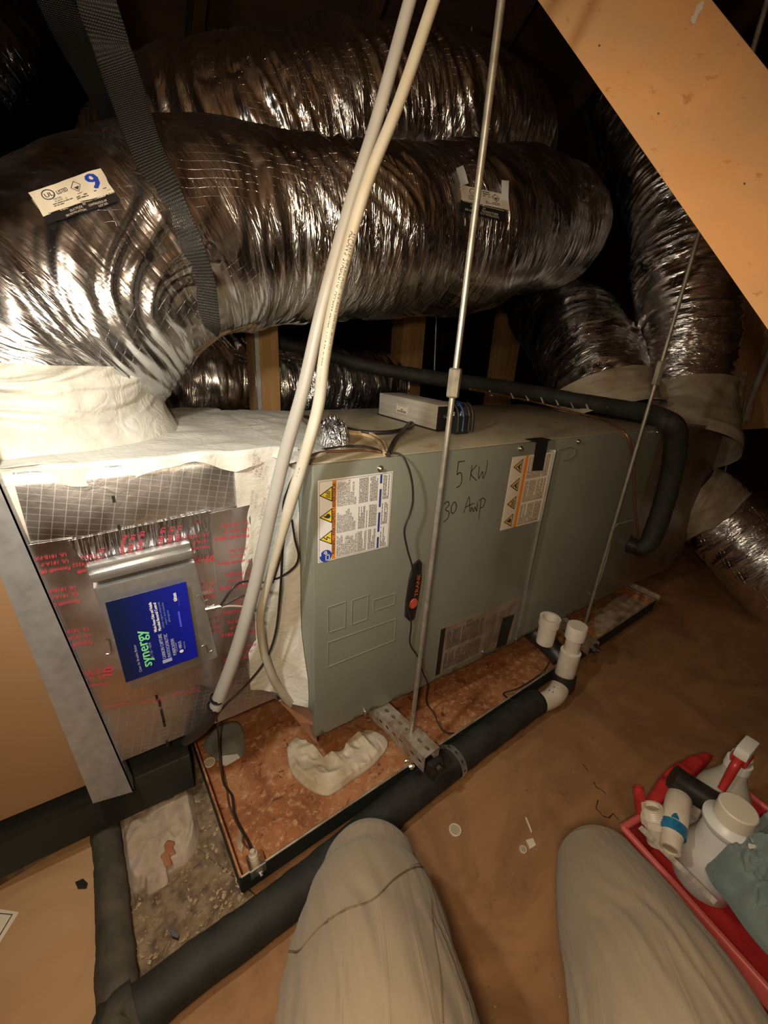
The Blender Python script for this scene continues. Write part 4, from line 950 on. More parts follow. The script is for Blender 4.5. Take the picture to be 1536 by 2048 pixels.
# ================================================================== webbing straps
def ribbon(name, pts, wds, sides, mat, parent=None, th=.0022, n=160, uvk=1.0):
    pts = np.asarray(pts, float); a_ = np.hstack([pts, np.asarray(wds, float)[:, None], np.asarray(sides, float)]); c_, s_ = resample(a_, n)
    p = c_[:, :3]; w_ = c_[:, 3:4]; t_ = np.gradient(p, axis=0); t_ /= np.linalg.norm(t_, axis=1)[:, None]
    sd = c_[:, 4:7]; sd = sd - t_ * (sd * t_).sum(1)[:, None]; sd /= np.linalg.norm(sd, axis=1)[:, None]; nn = np.cross(t_, sd)
    rows = [p + sd * w_ * x + nn * th * y for x, y in ((-.5, -.3), (-.5, .3), (-.42, .5), (0, .5), (.42, .5), (.5, .3), (.5, -.3), (.42, -.5), (0, -.5), (-.42, -.5))]
    V = np.stack(rows, 1); m_ = V.shape[1]; i = np.arange(n - 1)[:, None] * m_; j = np.arange(m_)[None]; k = (j + 1) % m_
    f = np.stack([i + j, i + k, i + m_ + k, i + m_ + j], -1).reshape(-1, 4)
    uv = np.stack([np.repeat(s_[:, None], m_, 1), np.broadcast_to(np.array([-.5, -.5, -.4, 0, .4, .5, .5, .4, 0, -.4]) * .05, (n, m_))], -1).reshape(-1, 2)
    return mk(name, V.reshape(-1, 3), f, mat, parent, 60, uv)
camright = R @ np.array([1.0, 0, 0])
pts = []; wd = []; sd = []
def addp(u, v_, d_, wpx, side=None):
    p = D(u, v_, d_) if d_ else hitA(u, v_, .006)[0]
    dd = depth(p); pts.append(p); wd.append(wpx * dd / F); sd.append(camright if side is None else side)
addp(160, -120, .52, 84); addp(192, 0, .55, 80); addp(232, 120, .60, 74)
for (u, v_, w_) in ((262, 215, 66), (292, 300, 62), (325, 380, 60), (352, 440, 58), (378, 500, 56), (398, 560, 54), (405, 600, 52), (408, 628, 51)):
    p, n_ = hitA(u, v_, .007)
    if p is None: continue
    pts.append(p); wd.append(w_ * depth(p) / F); sd.append(camright)
last = pts[-1]
pts.append(last + np.array([.004, .022, -.018])); wd.append(wd[-1]); sd.append(camright)
pts.append(last + np.array([.012, .09, -.032])); wd.append(wd[-1]); sd.append(camright)
pts.append(last + np.array([.02, .19, -.030])); wd.append(wd[-1]); sd.append(camright)
pts.append(last + np.array([.02, .36, .05])); wd.append(wd[-1]); sd.append(camright)
o = ribbon('webbing_strap', pts, wd, sd, M_['web']); tag(o, 'wide black woven strap slung round the large silver duct', 'strap')
pts = []; wd = []; sd = []
for (u, v_, d_, w_) in ((60, -90, .62, 78), (110, 0, .68, 72), (150, 90, .76, 64), (190, 165, .86, 56), (225, 240, 1.0, 48), (250, 330, 1.12, 42)): addp(u, v_, d_, w_)
o = ribbon('webbing_strap', pts, wd, sd, M_['web'], n=60); tag(o, 'dimmer rear black strap passing down behind the large silver duct', 'strap')

# ================================================================== hanging rods
def rod(name, label, p0, p1, r, mat, pitch=.0022, coup=None, seg=10):
    p0 = np.asarray(p0, float); p1 = np.asarray(p1, float); Lr_ = np.linalg.norm(p1 - p0); n_ = int(min(1400, Lr_ / pitch * 2)) + 2
    t = Tube([p0, p1], r, n_, seg); fac = np.where(np.arange(n_) % 2, 1.0, .86)[:, None, None]
    t.p = t.c[:, None] + (t.p - t.c[:, None]) * fac
    o = t.build(name, mat, None, True); tag(o, label, 'rod')
    if coup:
        c0 = p0 + (p1 - p0) * coup[0]; d_ = nrm(p1 - p0); v, f = latheg(c0, d_, [(0, r * 1.6), (.002, r * 1.9), (coup[1] - .002, r * 1.9), (coup[1], r * 1.6)], 6); mk('coupling_nut', v, f, mat, o, False)
    return o
b0 = P(822, 1463, 'z', .004); YR = b0[1]
def rodpx(ub, vb, ut, vt, y0, y1=None):
    return P(ub, vb, 'y', y0), P(ut, vt, 'y', y0 if y1 is None else y1)
a, c = rodpx(822, 1466, 1005, -20, YR)
La = np.linalg.norm(c - a); q = P(900, 795, 'y', YR); q2 = P(907, 736, 'y', YR)
rod('threaded_rod', 'thick pale threaded hanger rod with a coupling nut, in front of the cabinet', a, a + (c - a) * 1.2, 6.2 * depth(P(870, 1000, 'y', YR)) / F, M_['steel'], .0026, (np.linalg.norm(q - a) / La / 1.2, np.linalg.norm(q2 - q)))
Y2 = -.07; a, c = rodpx(1166, 1262, 1402, 455, Y2); La = np.linalg.norm(c - a); q = P(1308, 770, 'y', Y2); q2 = P(1318, 722, 'y', Y2)
rod('threaded_rod', 'thinner threaded hanger rod crossing the right end of the cabinet', a, a + (c - a) * 1.7, 3.9 * depth(P(1250, 950, 'y', Y2)) / F, M_['rod_dull'], .003, (np.linalg.norm(q - a) / La / 1.7, np.linalg.norm(q2 - q)))
o = tube('thin_rod', [P(868, 760, 'y', 1.1), P(874, 600, 'y', 1.1), P(878, 560, 'y', 1.1)], .004, M_['galv'], None, 8, 8); tag(o, 'very thin far rod behind the brown stud', 'rod')
o = tube('thin_rod', [P(940, -10, 'y', 1.3), P(946, 120, 'y', 1.3)], .005, M_['galv'], None, 8, 8); tag(o, 'short thin rod in the darkness above the upper duct', 'rod')

# ================================================================== big cables
def pxpath(rows, rpx=None):
    """rows (u,v,depthless y) -> points on plane y"""
    return [P(u, v_, 'y', y_) for u, v_, y_ in rows]
c1 = pxpath([(838, -60, -.06), (820, 0, -.055), (755, 235, -.05), (703, 400, -.045), (664, 540, -.04), (636, 650, -.035), (606, 780, -.03), (572, 900, -.02), (543, 1020, -.01), (507, 1180, .0), (470, 1310, .012), (432, 1412, .028)])
r1 = [15.5 * depth(p) / F for p in c1]
cab1 = tube('power_cable', c1, r1, M_['cable_grey'], None, 140, 16, flat=.8); tag(cab1, 'thick grey power cable running diagonally down to the taped bundle', 'cable')
cdir = nrm(CAM - c1[4])
rid = [p + nrm(CAM - p) * r * .62 - camright * r * .45 for p, r in zip(c1, r1)]
tube('jacket_ridge', rid, [r * .16 for r in r1], M_['cable_grey'], cab1, 120, 6)
bz_ = [D(432, 1412, depth(c1[-1])), P(418, 1438, 'y', .035), P(396, 1462, 'y', .05), P(372, 1480, 'y', .07)]
tube('cable_end', bz_, [.0105, .0115, .0115, .010], M_['black_rub'], cab1, 24, 12, label='black wrapped lower end')
for k in (0, 1):
    p = P(436 - 6 * k, 1400 + 16 * k, 'y', .02 + .004 * k); q = nrm(c1[-1] - c1[-2]); v, f = latheg(p - q * .002 + np.array([0, .004, 0]), q, [(0, .0125), (.004, .0125), (.004, .010), (0, .010)], 18, cap=False); mk('tape_band', v, f, M_['black'], cab1, 40)
c2 = pxpath([(888, -60, -.085), (868, 0, -.08), (800, 200, -.075), (742, 345, -.07), (703, 470, -.065), (668, 610, -.055), (648, 720, -.05), (636, 815, -.045), (606, 925, -.04), (580, 1010, -.03), (558, 1090, -.02), (535, 1170, .0), (521, 1235, .015), (527, 1300, .03), (548, 1360, .035), (575, 1400, .04), (600, 1425, .06)])
r2 = [(14.5 if i < 8 else (14 if i < 10 else 10)) * depth(p) / F for i, p in enumerate(c2)]
cab2 = tube('power_cable', c2, r2, M_['cable_white'], None, 170, 16, flat=.8); tag(cab2, 'thick cream power cable with black print running beside the grey one', 'cable')
# print along the cable
cc_, ss_ = resample(np.array(c2), 400)
def curve_print(s_, s0_, s1_, hgt, mb, offr, side=.0):
    vv, ff = text2d(s_, 1.0); vv = vv.copy(); xx = s0_ + (s1_ - s0_) * vv[:, 0] / vv[:, 0].max(); yy = (vv[:, 1] - .35) * hgt; out = []
    for x, y in zip(xx, yy):
        p = np.array([np.interp(x, ss_, cc_[:, k]) for k in range(3)]); p2 = np.array([np.interp(x + .004, ss_, cc_[:, k]) for k in range(3)]); t_ = nrm(p2 - p); vw = nrm(CAM - p); sd_ = nrm(np.cross(t_, vw)); out.append(p + vw * offr - sd_ * (y + side))
    mb.add(out, ff)
def s_at(u, v_):
    pr_ = proj(cc_); return ss_[np.argmin(((pr_ - [u, v_]) ** 2).sum(1))]
mb = MB(); rr_ = 14.5 * depth(c2[5]) / F
curve_print('ALCAN S  STABILOY\u00ae  AA-8000 SERIES  TYPE SE CABLE  STYLE U  TYPE XHHW CONDS', s_at(703, 465), s_at(622, 870), .0095, mb, rr_ * .93, .001)
curve_print('600V  E47179', s_at(600, 935), s_at(578, 1015), .0085, mb, rr_ * .98)
mb.build('cable_print', M_['print'], cab2)

# ================================================================== control box on the cabinet
TB = H + .002
bl_, br_, bk = P(757, 829, 'z', TB), P(871, 862, 'z', TB), P(925, 858, 'z', TB)
ex = br_ - bl_; 
ey = nrm(np.array([-ex[1], ex[0], 0])) * .070
def hgt(u, v_, base): 
    r = ray(u, v_); 
    # height above base point where ray passes closest to the vertical line
    t = ((base[:2] - CAM[:2]) @ r[:2]) / (r[:2] @ r[:2]); return (CAM + r * t)[2] - base[2]
hb = hgt(875, 812, br_)
cb = thing('control_box', 'small oblong metal control box with black ends, standing on the cabinet top', 'box', (bl_ + ex / 2 + ey / 2).tolist())
obox('cover', bl_ + (0, 0, .002), ex, ey, (0, 0, hb), M_['boxalu'], cb, .0025)
obox('end_plate', br_ + nrm(ex) * .0003, nrm(ex) * .003, ey, (0, 0, hb - .001), M_['black'], cb, .001, label='black end plate')
obox('base_plate', bl_ - nrm(ex) * .004 - nrm(ey) * .002, ex + nrm(ex) * .012, ey + nrm(ey) * .03, (0, 0, .002), M_['black'], cb)
nx_ = nrm(ex)
for (a_, b_) in ((.35, .55), (.80, .35)):
    lathe('end_screw', br_ + ey * a_ + np.array([0, 0, hb * b_]) + nx_ * .003, nx_, [(0, .007), (.002, .007), (.003, .004), (.006, .003)], M_['bright'], cb, 12)
fn = -nrm(ey); lo = bl_ + ex * .345 + np.array([0, 0, hb * .36]) + fn * .0004; obox('box_label', lo, ex * .20, fn * .0004, (0, 0, hb * .34), M_['paper_old'], cb)
Lc = Plane2(lo + fn * .0005, nx_, (0, 0, 1)); Lc.n = fn; mb = MB(); wl = np.linalg.norm(ex) * .2; hl = hb * .34
put_poly(mb, Lc, [(wl / 2 + .0035 * math.cos(t), hl * .45 + .0014 * math.sin(t)) for t in np.linspace(0, 6.28, 13)[:-1]]); fine_print(mb, Lc, wl * .1, hl * .05, wl * .9, hl * .3, .002, .0014, 4); fine_print(mb, Lc, wl * .15, hl * .7, wl * .85, hl * .95, .003, .0008, 5); mb.build('label_print', M_['print'], cb)
e0 = br_ + nx_ * .006
for k, (a_, col) in enumerate(((.5, 'bluewire'), (.75, 'black_rub'), (.9, 'black_rub'), (.3, 'black_rub'))):
    b_ = e0 + ey * a_; tube('lead', [b_ + (0, 0, hb * .9), b_ + nx_ * .02 + (0, 0, hb * 1.15), b_ + nx_ * .038 + (0, 0, hb * .8), b_ + nx_ * .042 + (0, 0, .006)], .0028, M_[col], cb, 24, 8)
tube('lead', [bl_ + ex * .75 + ey * 1.0 + (0, 0, hb), bl_ + ex * .9 + ey * 1.1 + (0, 0, hb * 1.1), e0 + ey * .9 + (0, 0, hb * 1.12)], .002, M_['bluewire'], cb, 16, 8, label='blue lead')
obox('relay', e0 + ey * .25 + nx_ * .012, nx_ * .03, ey * .5, (0, 0, hb * .7), M_['black'], cb, .002)
for a_ in (.3, .6): lathe('terminal', e0 + ey * a_ + nx_ * .025 + (0, 0, hb * .7), (0, 0, 1), [(0, .005), (.004, .005), (.005, .003), (.008, .003)], M_['bright'], cb, 10)

# ================================================================== wires
def wire(name, label, rows, r, mat, n=None, cat='wire', seg=8, group=None):
    pts = [np.array(q[1]) if q[0] is None else P(q[0], q[1], q[2], q[3]) for q in rows]
    o = tube(name, pts, r, mat, None, n or len(pts) * 8, seg); return tag(o, label, cat, group)
yw = -.030
wire('thermostat_wire', 'thin dark wire dangling from the cabinet top past the black badge into the pan', [(783, 905, 'z', TB + .004), (803, 910, 'y', -.012), (816, 933, 'y', -.02), (824, 965, 'y', -.022), (825.5, 1001, 'y', -.024), (820, 1026, 'y', -.024), (808.6, 1060, 'y', -.024), (814, 1096, 'y', -.022), (825, 1139, 'y', -.018), (818, 1165, 'y', -.018), (814, 1203, 'y', -.016), (822, 1246, 'y', -.012), (820, 1287, 'y', -.010), (835, 1313, 'y', -.012), (848, 1350, 'y', -.012), (855, 1368, 'y', -.012), (853, 1404, 'z', -.06), (868, 1427, 'z', -.085), (887, 1462, 'z', -.108), (926, 1468, 'z', -.085), (935, 1470, 'z', -.075)], .0017, M_['black_rub'], 200)
wire('electrical_cord', 'doubled black cord looping on the cabinet top in front of the control box', [(610, 833, 'z', TB + .004), (669, 851, 'z', TB + .004), (728, 864, 'z', TB + .004), (780, 864, 'z', TB + .005), (812, 857, 'z', TB + .006), (826, 850, 'z', TB + .006), (820, 846, 'z', TB + .008), (806, 861, 'z', TB + .008), (790, 880, 'z', TB + .006), (776, 909, 'z', TB + .003)], .0042, M_['black_rub'], 90)
wire('coated_wire', 'mastic-smeared tan wire on the cabinet top ending by the black cord', [(648, 845, 'z', TB + .002), (689, 864, 'z', TB + .003), (734, 871, 'z', TB + .003), (758, 885, 'z', TB + .003), (770, 908, 'z', TB + .003)], .0036, M_['tanwire'], 50)
wire('coated_wire', 'second tan wire curving to the same point on the cabinet top', [(655, 842, 'z', TB + .002), (700, 862, 'z', TB + .003), (738, 866, 'z', TB + .003), (766, 882, 'z', TB + .003), (776, 908, 'z', TB + .003)], .0024, M_['tanwire'], 50)
wire('black_wire', 'dark wire running along the cabinet edge and down behind the cables to the taped bundle', [(772, 908, 'z', TB + .003), (742, 895, 'z', TB + .003), (700, 892, 'z', TB + .003), (655, 897, 'z', TB + .003), (622, 908, 'z', TB + .002), (600, 930, 'y', -.012), (583, 965, 'y', -.012), (569, 1000, 'y', -.008), (566, 1040, 'y', .0), (565, 1100, 'y', .01), (560, 1190, 'y', .015), (550, 1270, 'y', .02), (528, 1325, 'y', .03), (490, 1372, 'y', .035), (455, 1405, 'y', .035), (438, 1425, 'y', .035)], .0020, M_['black_rub'], 150)
wire('brown_wire', 'brown wire beside the dark one along the cabinet edge', [(770, 906, 'z', TB + .002), (735, 900, 'z', TB + .003), (690, 902, 'z', TB + .003), (640, 905, 'z', TB + .003), (610, 920, 'y', -.006), (592, 945, 'y', -.006), (575, 985, 'y', -.004), (570, 1050, 'y', .0), (566, 1090, 'y', .02), (556, 1130, 'y', .03), (545, 1165, 'y', .035)], .0022, M_['copper'], 120)
wire('black_wire', 'black wire making a wide loop between the cables and the purifier box', [(584, 1040, 'y', .0), (590, 1080, 'y', .01), (597, 1110, 'y', .012), (590, 1132, 'y', .02), (565, 1152, 'y', .03), (543, 1160, 'y', .03), (522, 1165, 'y', .035), (500, 1162, 'y', .04), (478, 1166, 'y', .035), (462, 1180, 'y', .03), (440, 1213, 'y', .033)], .0018, M_['black_rub'], 100)
wire('black_wire', 'second black wire arching from the purifier fitting to the cables', [(438, 1214, 'y', .033), (456, 1206, 'y', .03), (478, 1194, 'y', .028), (505, 1188, 'y', .028)], .0015, M_['black_rub'])
wire('white_wire', 'pale wire from the purifier fitting toward the cables', [(438, 1215, 'y', .034), (460, 1212, 'y', .03), (490, 1214, 'y', .028), (515, 1222, 'y', .028)], .0016, M_['cable_grey'])
wire('sensor_wire', 'dark doubled wire hanging from the bundle down to the pan sensor', [(432, 1428, 'y', .03), (437, 1470, 'z', -.03), (441, 1520, 'z', -.085), (447, 1565, 'z', -.10), (463, 1590, 'z', -.10), (468, 1625, 'z', -.104), (478, 1650, 'z', -.100), (492, 1675, 'z', -.094), (503, 1698, 'z', -.088)], .0020, M_['black_rub'], 90)
wire('sensor_wire', 'brown wire twisting beside the pan sensor lead', [(441, 1520, 'z', -.108), (452, 1570, 'z', -.11), (458, 1610, 'z', -.109), (470, 1640, 'z', -.108), (484, 1665, 'z', -.104), (486, 1685, 'z', -.104), (503, 1700, 'z', -.092)], .0016, M_['copper'], 70)
wire('black_wire', 'bent black wire lying in the pan near the white trap', [(1100, 1322, 'z', -.03), (1085, 1345, 'z', -.075), (1040, 1375, 'z', -.09), (1010, 1385, 'z', -.10), (1008, 1390, 'z', -.10), (1022, 1400, 'z', -.085), (1038, 1402, 'z', -.075)], .0020, M_['black_rub'], 70)
wire('copper_wire', 'reddish thin copper line arching over the cabinet and down its right end', [(940, 778, 'z', .62), (1000, 790, 'z', .60), (1080, 806, 'z', .575), (1150, 825, 'z', TB + .006), (1205, 838, 'z', TB + .004), (1238, 855, 'z', TB + .004), (1258, 880, 'y', -.012), (1268, 930, 'y', -.012), (1269, 1000, 'y', -.012), (1274, 1050, 'y', -.014), (1276, 1085, 'y', -.012)], .0035, M_['copper'], 120)
wire('thin_pale_wire', 'thin pale wire beside the thinner rod near the cabinet corner', [(1266, 1040, 'y', -.012), (1245, 1046, 'y', -.014), (1230, 1055, 'y', -.014), (1215, 1110, 'y', -.012), (1203, 1150, 'y', -.012), (1187, 1196, 'y', -.010)], .0015, M_['cable_grey'], 60)
# insulated line set
Ls = [P(395, 640, 'y', .98), P(520, 676, 'y', .80), P(640, 706, 'y', .70), P(760, 738, 'y', .60), P(880, 758, 'y', .50), P(1000, 775, 'y', .42), P(1110, 794, 'y', .32), P(1210, 812, 'y', .18), P(1290, 826, 'y', .05), P(1334, 842, 'y', -.03), P(1350, 866, 'y', -.045), P(1347, 930, 'y', -.045), P(1330, 1000, 'y', -.045), P(1310, 1060, 'y', -.045), P(1296, 1088, 'y', -.045), P(1275, 1098, 'y', -.03)]
rr2 = [.016, .016, .018, .020, .022, .023, .024, .025, .025, .026, .027, .027, .027, .027, .024, .020]
o = tube('insulated_pipe', Ls, rr2, M_['black_foam'], None, 200, 18, disp=crumple(.03, 5, .0012, 7, .5, .003)); tag(o, 'black foam-insulated refrigerant pipe across the cabinet top, bending down the right end', 'pipe')
mb = MB()
for k in range(9):
    u_ = 985 + k * 32 + (k * 37 % 13) - 6; p = Ls[5] + (Ls[8] - Ls[5]) * k / 9; c_ = np.array(P(u_, 786 + k * 4.6 , 'y', .42 - k * .036)); vw = nrm(CAM - c_); sd_ = nrm(Ls[6] - Ls[5]); c_ = c_ + vw * .0235
    mb.add([c_ - sd_ * .004 + np.array([0, 0, .007]), c_ + sd_ * .001 + np.array([0, 0, .008 - .002 * (k % 3)]), c_ + sd_ * .012 - np.array([0, 0, .006 + .003 * (k % 2)]), c_ + sd_ * .007 - np.array([0, 0, .009])], [(0, 1, 2, 3)])
mb.build('tape_flecks', M_['cable_grey'], o)
# far stub plumbing / bracket on the right wall board
br = thing('wall_bracket', 'pale metal bracket and clip on the dim brown board at far right', 'bracket', P(1480, 860, 'x', 2.08))
for q in ([(1468, 806), (1487, 800), (1478, 850), (1458, 852)], [(1489, 800), (1508, 798), (1500, 842), (1482, 850)], [(1480, 745), (1496, 742), (1484, 792), (1466, 794)]):
    v, f = polyprism([P(u, v_, 'x', 2.08) for u, v_ in q], (.012, 0, 0)); mk('plate', v, f, M_['galv_dirty'], br, False)
tube('hook', [P(1476, 850, 'x', 2.07), P(1460, 900, 'x', 2.04), P(1444, 970, 'x', 2.0)], .004, M_['galv_dirty'], br, 12, 8)
o = tube('thin_cable', [P(1560, 650, 'x', 2.02), P(1520, 750, 'x', 2.04), P(1500, 805, 'x', 2.06), P(1490, 840, 'x', 2.07)], .012, M_['cable_grey'], None, 20, 10); tag(o, 'dim grey cable coming in beside the wall bracket', 'cable')

# ================================================================== drain pan
PZ = -.084; PF = -.122
c_ = dict(fl=(-.178, -.112), fr=(1.335, -.035), br=(1.31, .60), bl=(-.212, .58))
pan = thing('drain_pan', 'long rusty sheet metal drain pan under the air handler', 'pan', (.5, .2, PF))
K = {k: np.array([*v, 0.0]) for k, v in c_.items()}; ring_ = [K['fl'], K['fr'], K['br'], K['bl']]
# floor of the pan: dense sheet with puckers
nx, ny = 260, 90; A_, B_ = np.meshgrid(np.linspace(0, 1, nx), np.linspace(0, 1, ny), indexing='ij')
V = ((1 - A_) * (1 - B_))[..., None] * K['fl'] + (A_ * (1 - B_))[..., None] * K['fr'] + (A_ * B_)[..., None] * K['br'] + ((1 - A_) * B_)[..., None] * K['bl']
V[..., 2] = PF + .001 + (vnoise(V[..., 0] * 50 + 60, V[..., 1] * 50 + 60, 197, 197, 8, False)) * .0018 + (vnoise(V[..., 0] * 9 + 60, V[..., 1] * 9 + 60, 197, 197, 9, False) - .5) * .003
i = np.arange(nx - 1)[:, None] * ny; j = np.arange(ny - 1)[None]
mk('pan_floor', V.reshape(-1, 3), np.stack([i + j, i + ny + j, i + ny + j + 1, i + j + 1], -1).reshape(-1, 4), M_['rust'], pan, True, None, 'rust-crusted floor of the pan')
for k in range(4):
    a_, b_ = ring_[k], ring_[(k + 1) % 4]; d_ = nrm(b_ - a_); n_ = np.array([d_[1], -d_[0], 0])   # outward
    v, f = boxg(a_ + n_ * .0 + (0, 0, PF - .002), b_ - a_, n_ * .002, (0, 0, PZ - PF + .002)); mk('pan_wall', v, f, M_['black_wall_shade'], pan, False)
    v, f = boxg(a_ - n_ * .0008 + (0, 0, PF), b_ - a_, n_ * .0008, (0, 0, PZ - PF)); mk('pan_wall', v, f, M_['rust'], pan, False)
    tube('rolled_rim', [a_ + (0, 0, PZ), b_ + (0, 0, PZ)], .0022, M_['rust'] if k in (3,) else M_['galv_dirty'], pan, 2, 8)
# pale scale at the far end and back-left of the pan
def onpan(u, v_, z=PF + .003): return P(u, v_, 'z', z)
patch('scale_patch', [onpan(*q) for q in ((1188, 1232), (1243, 1188), (1300, 1208), (1240, 1250), (1195, 1275))], plain('pale_scale', (.50, .40, .28), .8, col2=(.30, .18, .10), vs=30), .003, .003, 3, pan, 14, 50, edge=0)
patch('scale_patch', [onpan(*q) for q in ((405, 1492), (430, 1455), (478, 1445), (490, 1500), (470, 1518), (430, 1520))], plain('blue_grey_scale', (.22, .24, .21), .85, col2=(.12, .10, .07), vs=22), .002, .003, 4, pan, 14, 50, edge=0)
# rails under the cabinet: angle supports so that it hangs off the rods
box('support_rail', (.0, .03, -.006), (1.07, .06, .0), M_['galv_dirty'], ah)
# sensor bracket on the front rim
sb = thing('pan_sensor', 'small water sensor in a bright metal bracket clipped on the pan corner', 'sensor', P(510, 1735, 'z', PF))
q = [P(490, 1715, 'z', PF + .012), P(524, 1698, 'z', PF + .012), P(531, 1724, 'z', PZ + .003), P(500, 1745, 'z', PZ + .003)]
v, f = polyprism(q, (0, 0, .0015)); mk('bracket_plate', v, f, M_['bright'], sb, False)
q2 = [q[3], q[2], q[2] + (0, -.004, -.012), q[3] + (0, -.004, -.012)]; v, f = polyprism(q2, (0, -.0015, 0)); mk('bracket_lip', v, f, M_['bright'], sb, False)
p = P(510, 1722, 'z', PF + .02); lathe('sensor_body', p, (-.1, .1, 1), [(0, .010), (.004, .010), (.006, .0075), (.018, .0075), (.02, .005), (.026, .004)], M_['sensor'], sb, 16)
p = P(520, 1741, 'z', PZ - .004); lathe('thumb_screw', p + np.array([0, -.004, 0]), (0, -1, 0), [(0, .005), (.003, .005), (.003, .003), (.006, .003)], M_['bright'], sb, 10)

# ================================================================== slotted channel
sc = thing('slotted_channel', 'pair of punched steel channels sticking out from under the cabinet, holding the rod', 'channel', P(800, 1480, 'z', -.03))
def slotted(name, a0, a1, wdt, hgt_, z, holes, hw_, mat, parent, lab=None):
    """channel from a0 to a1 (xy), top face at z with real slots in top and left faces"""
    a0 = np.array([*a0, z]); a1 = np.array([*a1, z]); d_ = nrm(a1 - a0); s_ = np.array([d_[1], -d_[0], 0]);   # s_: to the left when looking outward?
    s_ = s_ if s_[0] < 0 else -s_
    L_ = np.linalg.norm(a1 - a0); bm = bmesh.new()
    def plate(o, e, g, W_, nh):
        """plate L_ x W_, holes nh (centres) elongated along e; returns nothing"""
        hs = [(-.5 * W_ * 0 + c, hw_) for c in nh]; cuts = sorted(nh); xs = [0]
        N_ = 12; prev = 0.0
        def P3(x, y): return o + e * x + g * y
        for c in cuts + [None]:
            if c is None: v, f = boxg(P3(prev, 0), e * (L_ - prev), g * W_, np.cross(e, g) * .0018); add(v, f); break
            x0_, x1_ = c - .0085, c + .0085
            if x0_ > prev: v, f = boxg(P3(prev, 0), e * (x0_ - prev), g * W_, np.cross(e, g) * .0018); add(v, f)
            # cell with an oval hole
            th = np.linspace(0, 2 * math.pi, 17)[:-1]; inn = [(c + .0060 * math.cos(t), W_ / 2 + .0038 * math.sin(t)) for t in th]
            out = []
            for t in th:
                cx_, sx2 = math.cos(t), math.sin(t); k_ = min(.0085 / max(abs(cx_), 1e-6), (W_ / 2) / max(abs(sx2), 1e-6)); out.append((c + cx_ * k_, W_ / 2 + sx2 * k_))
            nn = np.cross(e, g) * .0018; vv = []; ff = []
            for off in (np.zeros(3), nn):
                vv += [P3(*q) + off for q in inn] + [P3(*q) + off for q in out]
            for q in range(16):
                r_ = (q + 1) % 16; ff += [(q, 16 + q, 16 + r_, r_), (32 + q, 32 + r_, 48 + r_, 48 + q), (q, r_, 32 + r_, 32 + q), (16 + q, 48 + q, 48 + r_, 16 + r_)]
            add(vv, ff)
            for cx_ in (x0_, x1_):
                pass
            prev = x1_
    mb = MB(); add = mb.add
    g0 = -s_; plate(a0 + s_ * wdt / 2, d_, -s_, wdt, holes)                       # top
    plate(a0 + s_ * wdt / 2, d_, np.array([0, 0, -1.0]), hgt_, holes)               # left face
    plate(a0 - s_ * wdt / 2, d_, np.array([0, 0, -1.0]), hgt_, holes)               # right face
    return mb.build(name, mat, parent, False, lab)
ax0 = P(762, 1416, 'z', -.004)[:2]; axd = nrm(P(853, 1500, 'z', -.004)[:2] - P(765, 1414, 'z', -.004)[:2])
a0 = P(765, 1416, 'z', -.003)[:2] - axd * .07; a1 = P(835, 1480, 'z', -.003)[:2]
slotted('channel', a0, a1, .034, .034, -.003, [.082 + .0205 * k for k in range(4)], .004, M_['galv_dirty'], sc, 'rust-stained longer channel')
b0_ = P(826, 1470, 'z', .001)[:2] - axd * .008; b1_ = P(864, 1508, 'z', .001)[:2]
Lb_ = np.linalg.norm(b1_ - b0_); slotted('channel', b0_, b1_, .039, .036, .0025, [max(.026, Lb_ * .45), max(.026, Lb_ * .45) + .0205] if Lb_ > .06 else [Lb_ * .6], .004, M_['galv_dirty'], sc, 'shorter overlapping channel')
e_ = np.array([*b1_, -.018]); mb = MB(); mb.add(*boxg(e_ + (-.016, -.004, -.016), (.032, 0, 0), (0, -.014, .0), (0, 0, .030), .004)); mb.add(*latheg(e_ + np.array([.004, -.016, 0]), (0, -1, 0), [(0, .008), (.008, .008)], 6)); mb.build('end_nut', M_['black'], sc, 40, label='black nut and washer at the channel end')
lathe('bolt', P(822, 1533, 'z', -.045), (0, -.6, .8), [(0, .006), (.004, .006), (.004, .003), (.012, .003)], M_['bright'], sc, 8); lathe('bolt', P(812, 1522, 'z', -.045), (0, -.6, .8), [(0, .004), (.004, .004), (.004, .002), (.01, .002)], M_['bright'], sc, 8)
rb = P(822, 1463, 'z', .004); lathe('rod_nut', rb - np.array([0, 0, .012]), (0, 0, 1), [(0, .010), (.007, .010)], M_['galv_dirty'], sc, 6)
# second channel, far right end under the trap / rod
sc2 = thing('slotted_channel', 'dim rusty channel end under the thinner rod near the white trap', 'channel', P(1180, 1275, 'z', -.03))
a0 = P(1118, 1232, 'z', -.003)[:2]; a1 = P(1190, 1286, 'z', -.003)[:2]
slotted('channel', a0, a1, .034, .034, -.006, [.02 + .0205 * k for k in range(max(1, int((np.linalg.norm(a1 - a0) - .02) / .0205)))], .004, M_['galv_dirty'], sc2)
e_ = np.array([*a1, -.02]); mk('end_nut', *latheg(e_, (.3, -1, 0), [(0, .014), (.008, .014), (.008, .007), (.016, .007)], 8), M_['black'], sc2, 40)
box('corner_bracket', P(1262, 1188, 'z', -.03) + (-.03, 0, -.02), P(1262, 1188, 'z', -.03) + (.10, .05, .012), M_['black_wall_shade'], sc2) if False else None
o = obox('metal_channel', P(1262, 1165, 'z', -.02), P(1322, 1192, 'z', -.02) - P(1262, 1165, 'z', -.02), (.01, .06, 0), (0, 0, -.02), M_['galv_dirty'], None, .002); tag(o, 'short dim metal channel beyond the far end of the pan', 'channel')

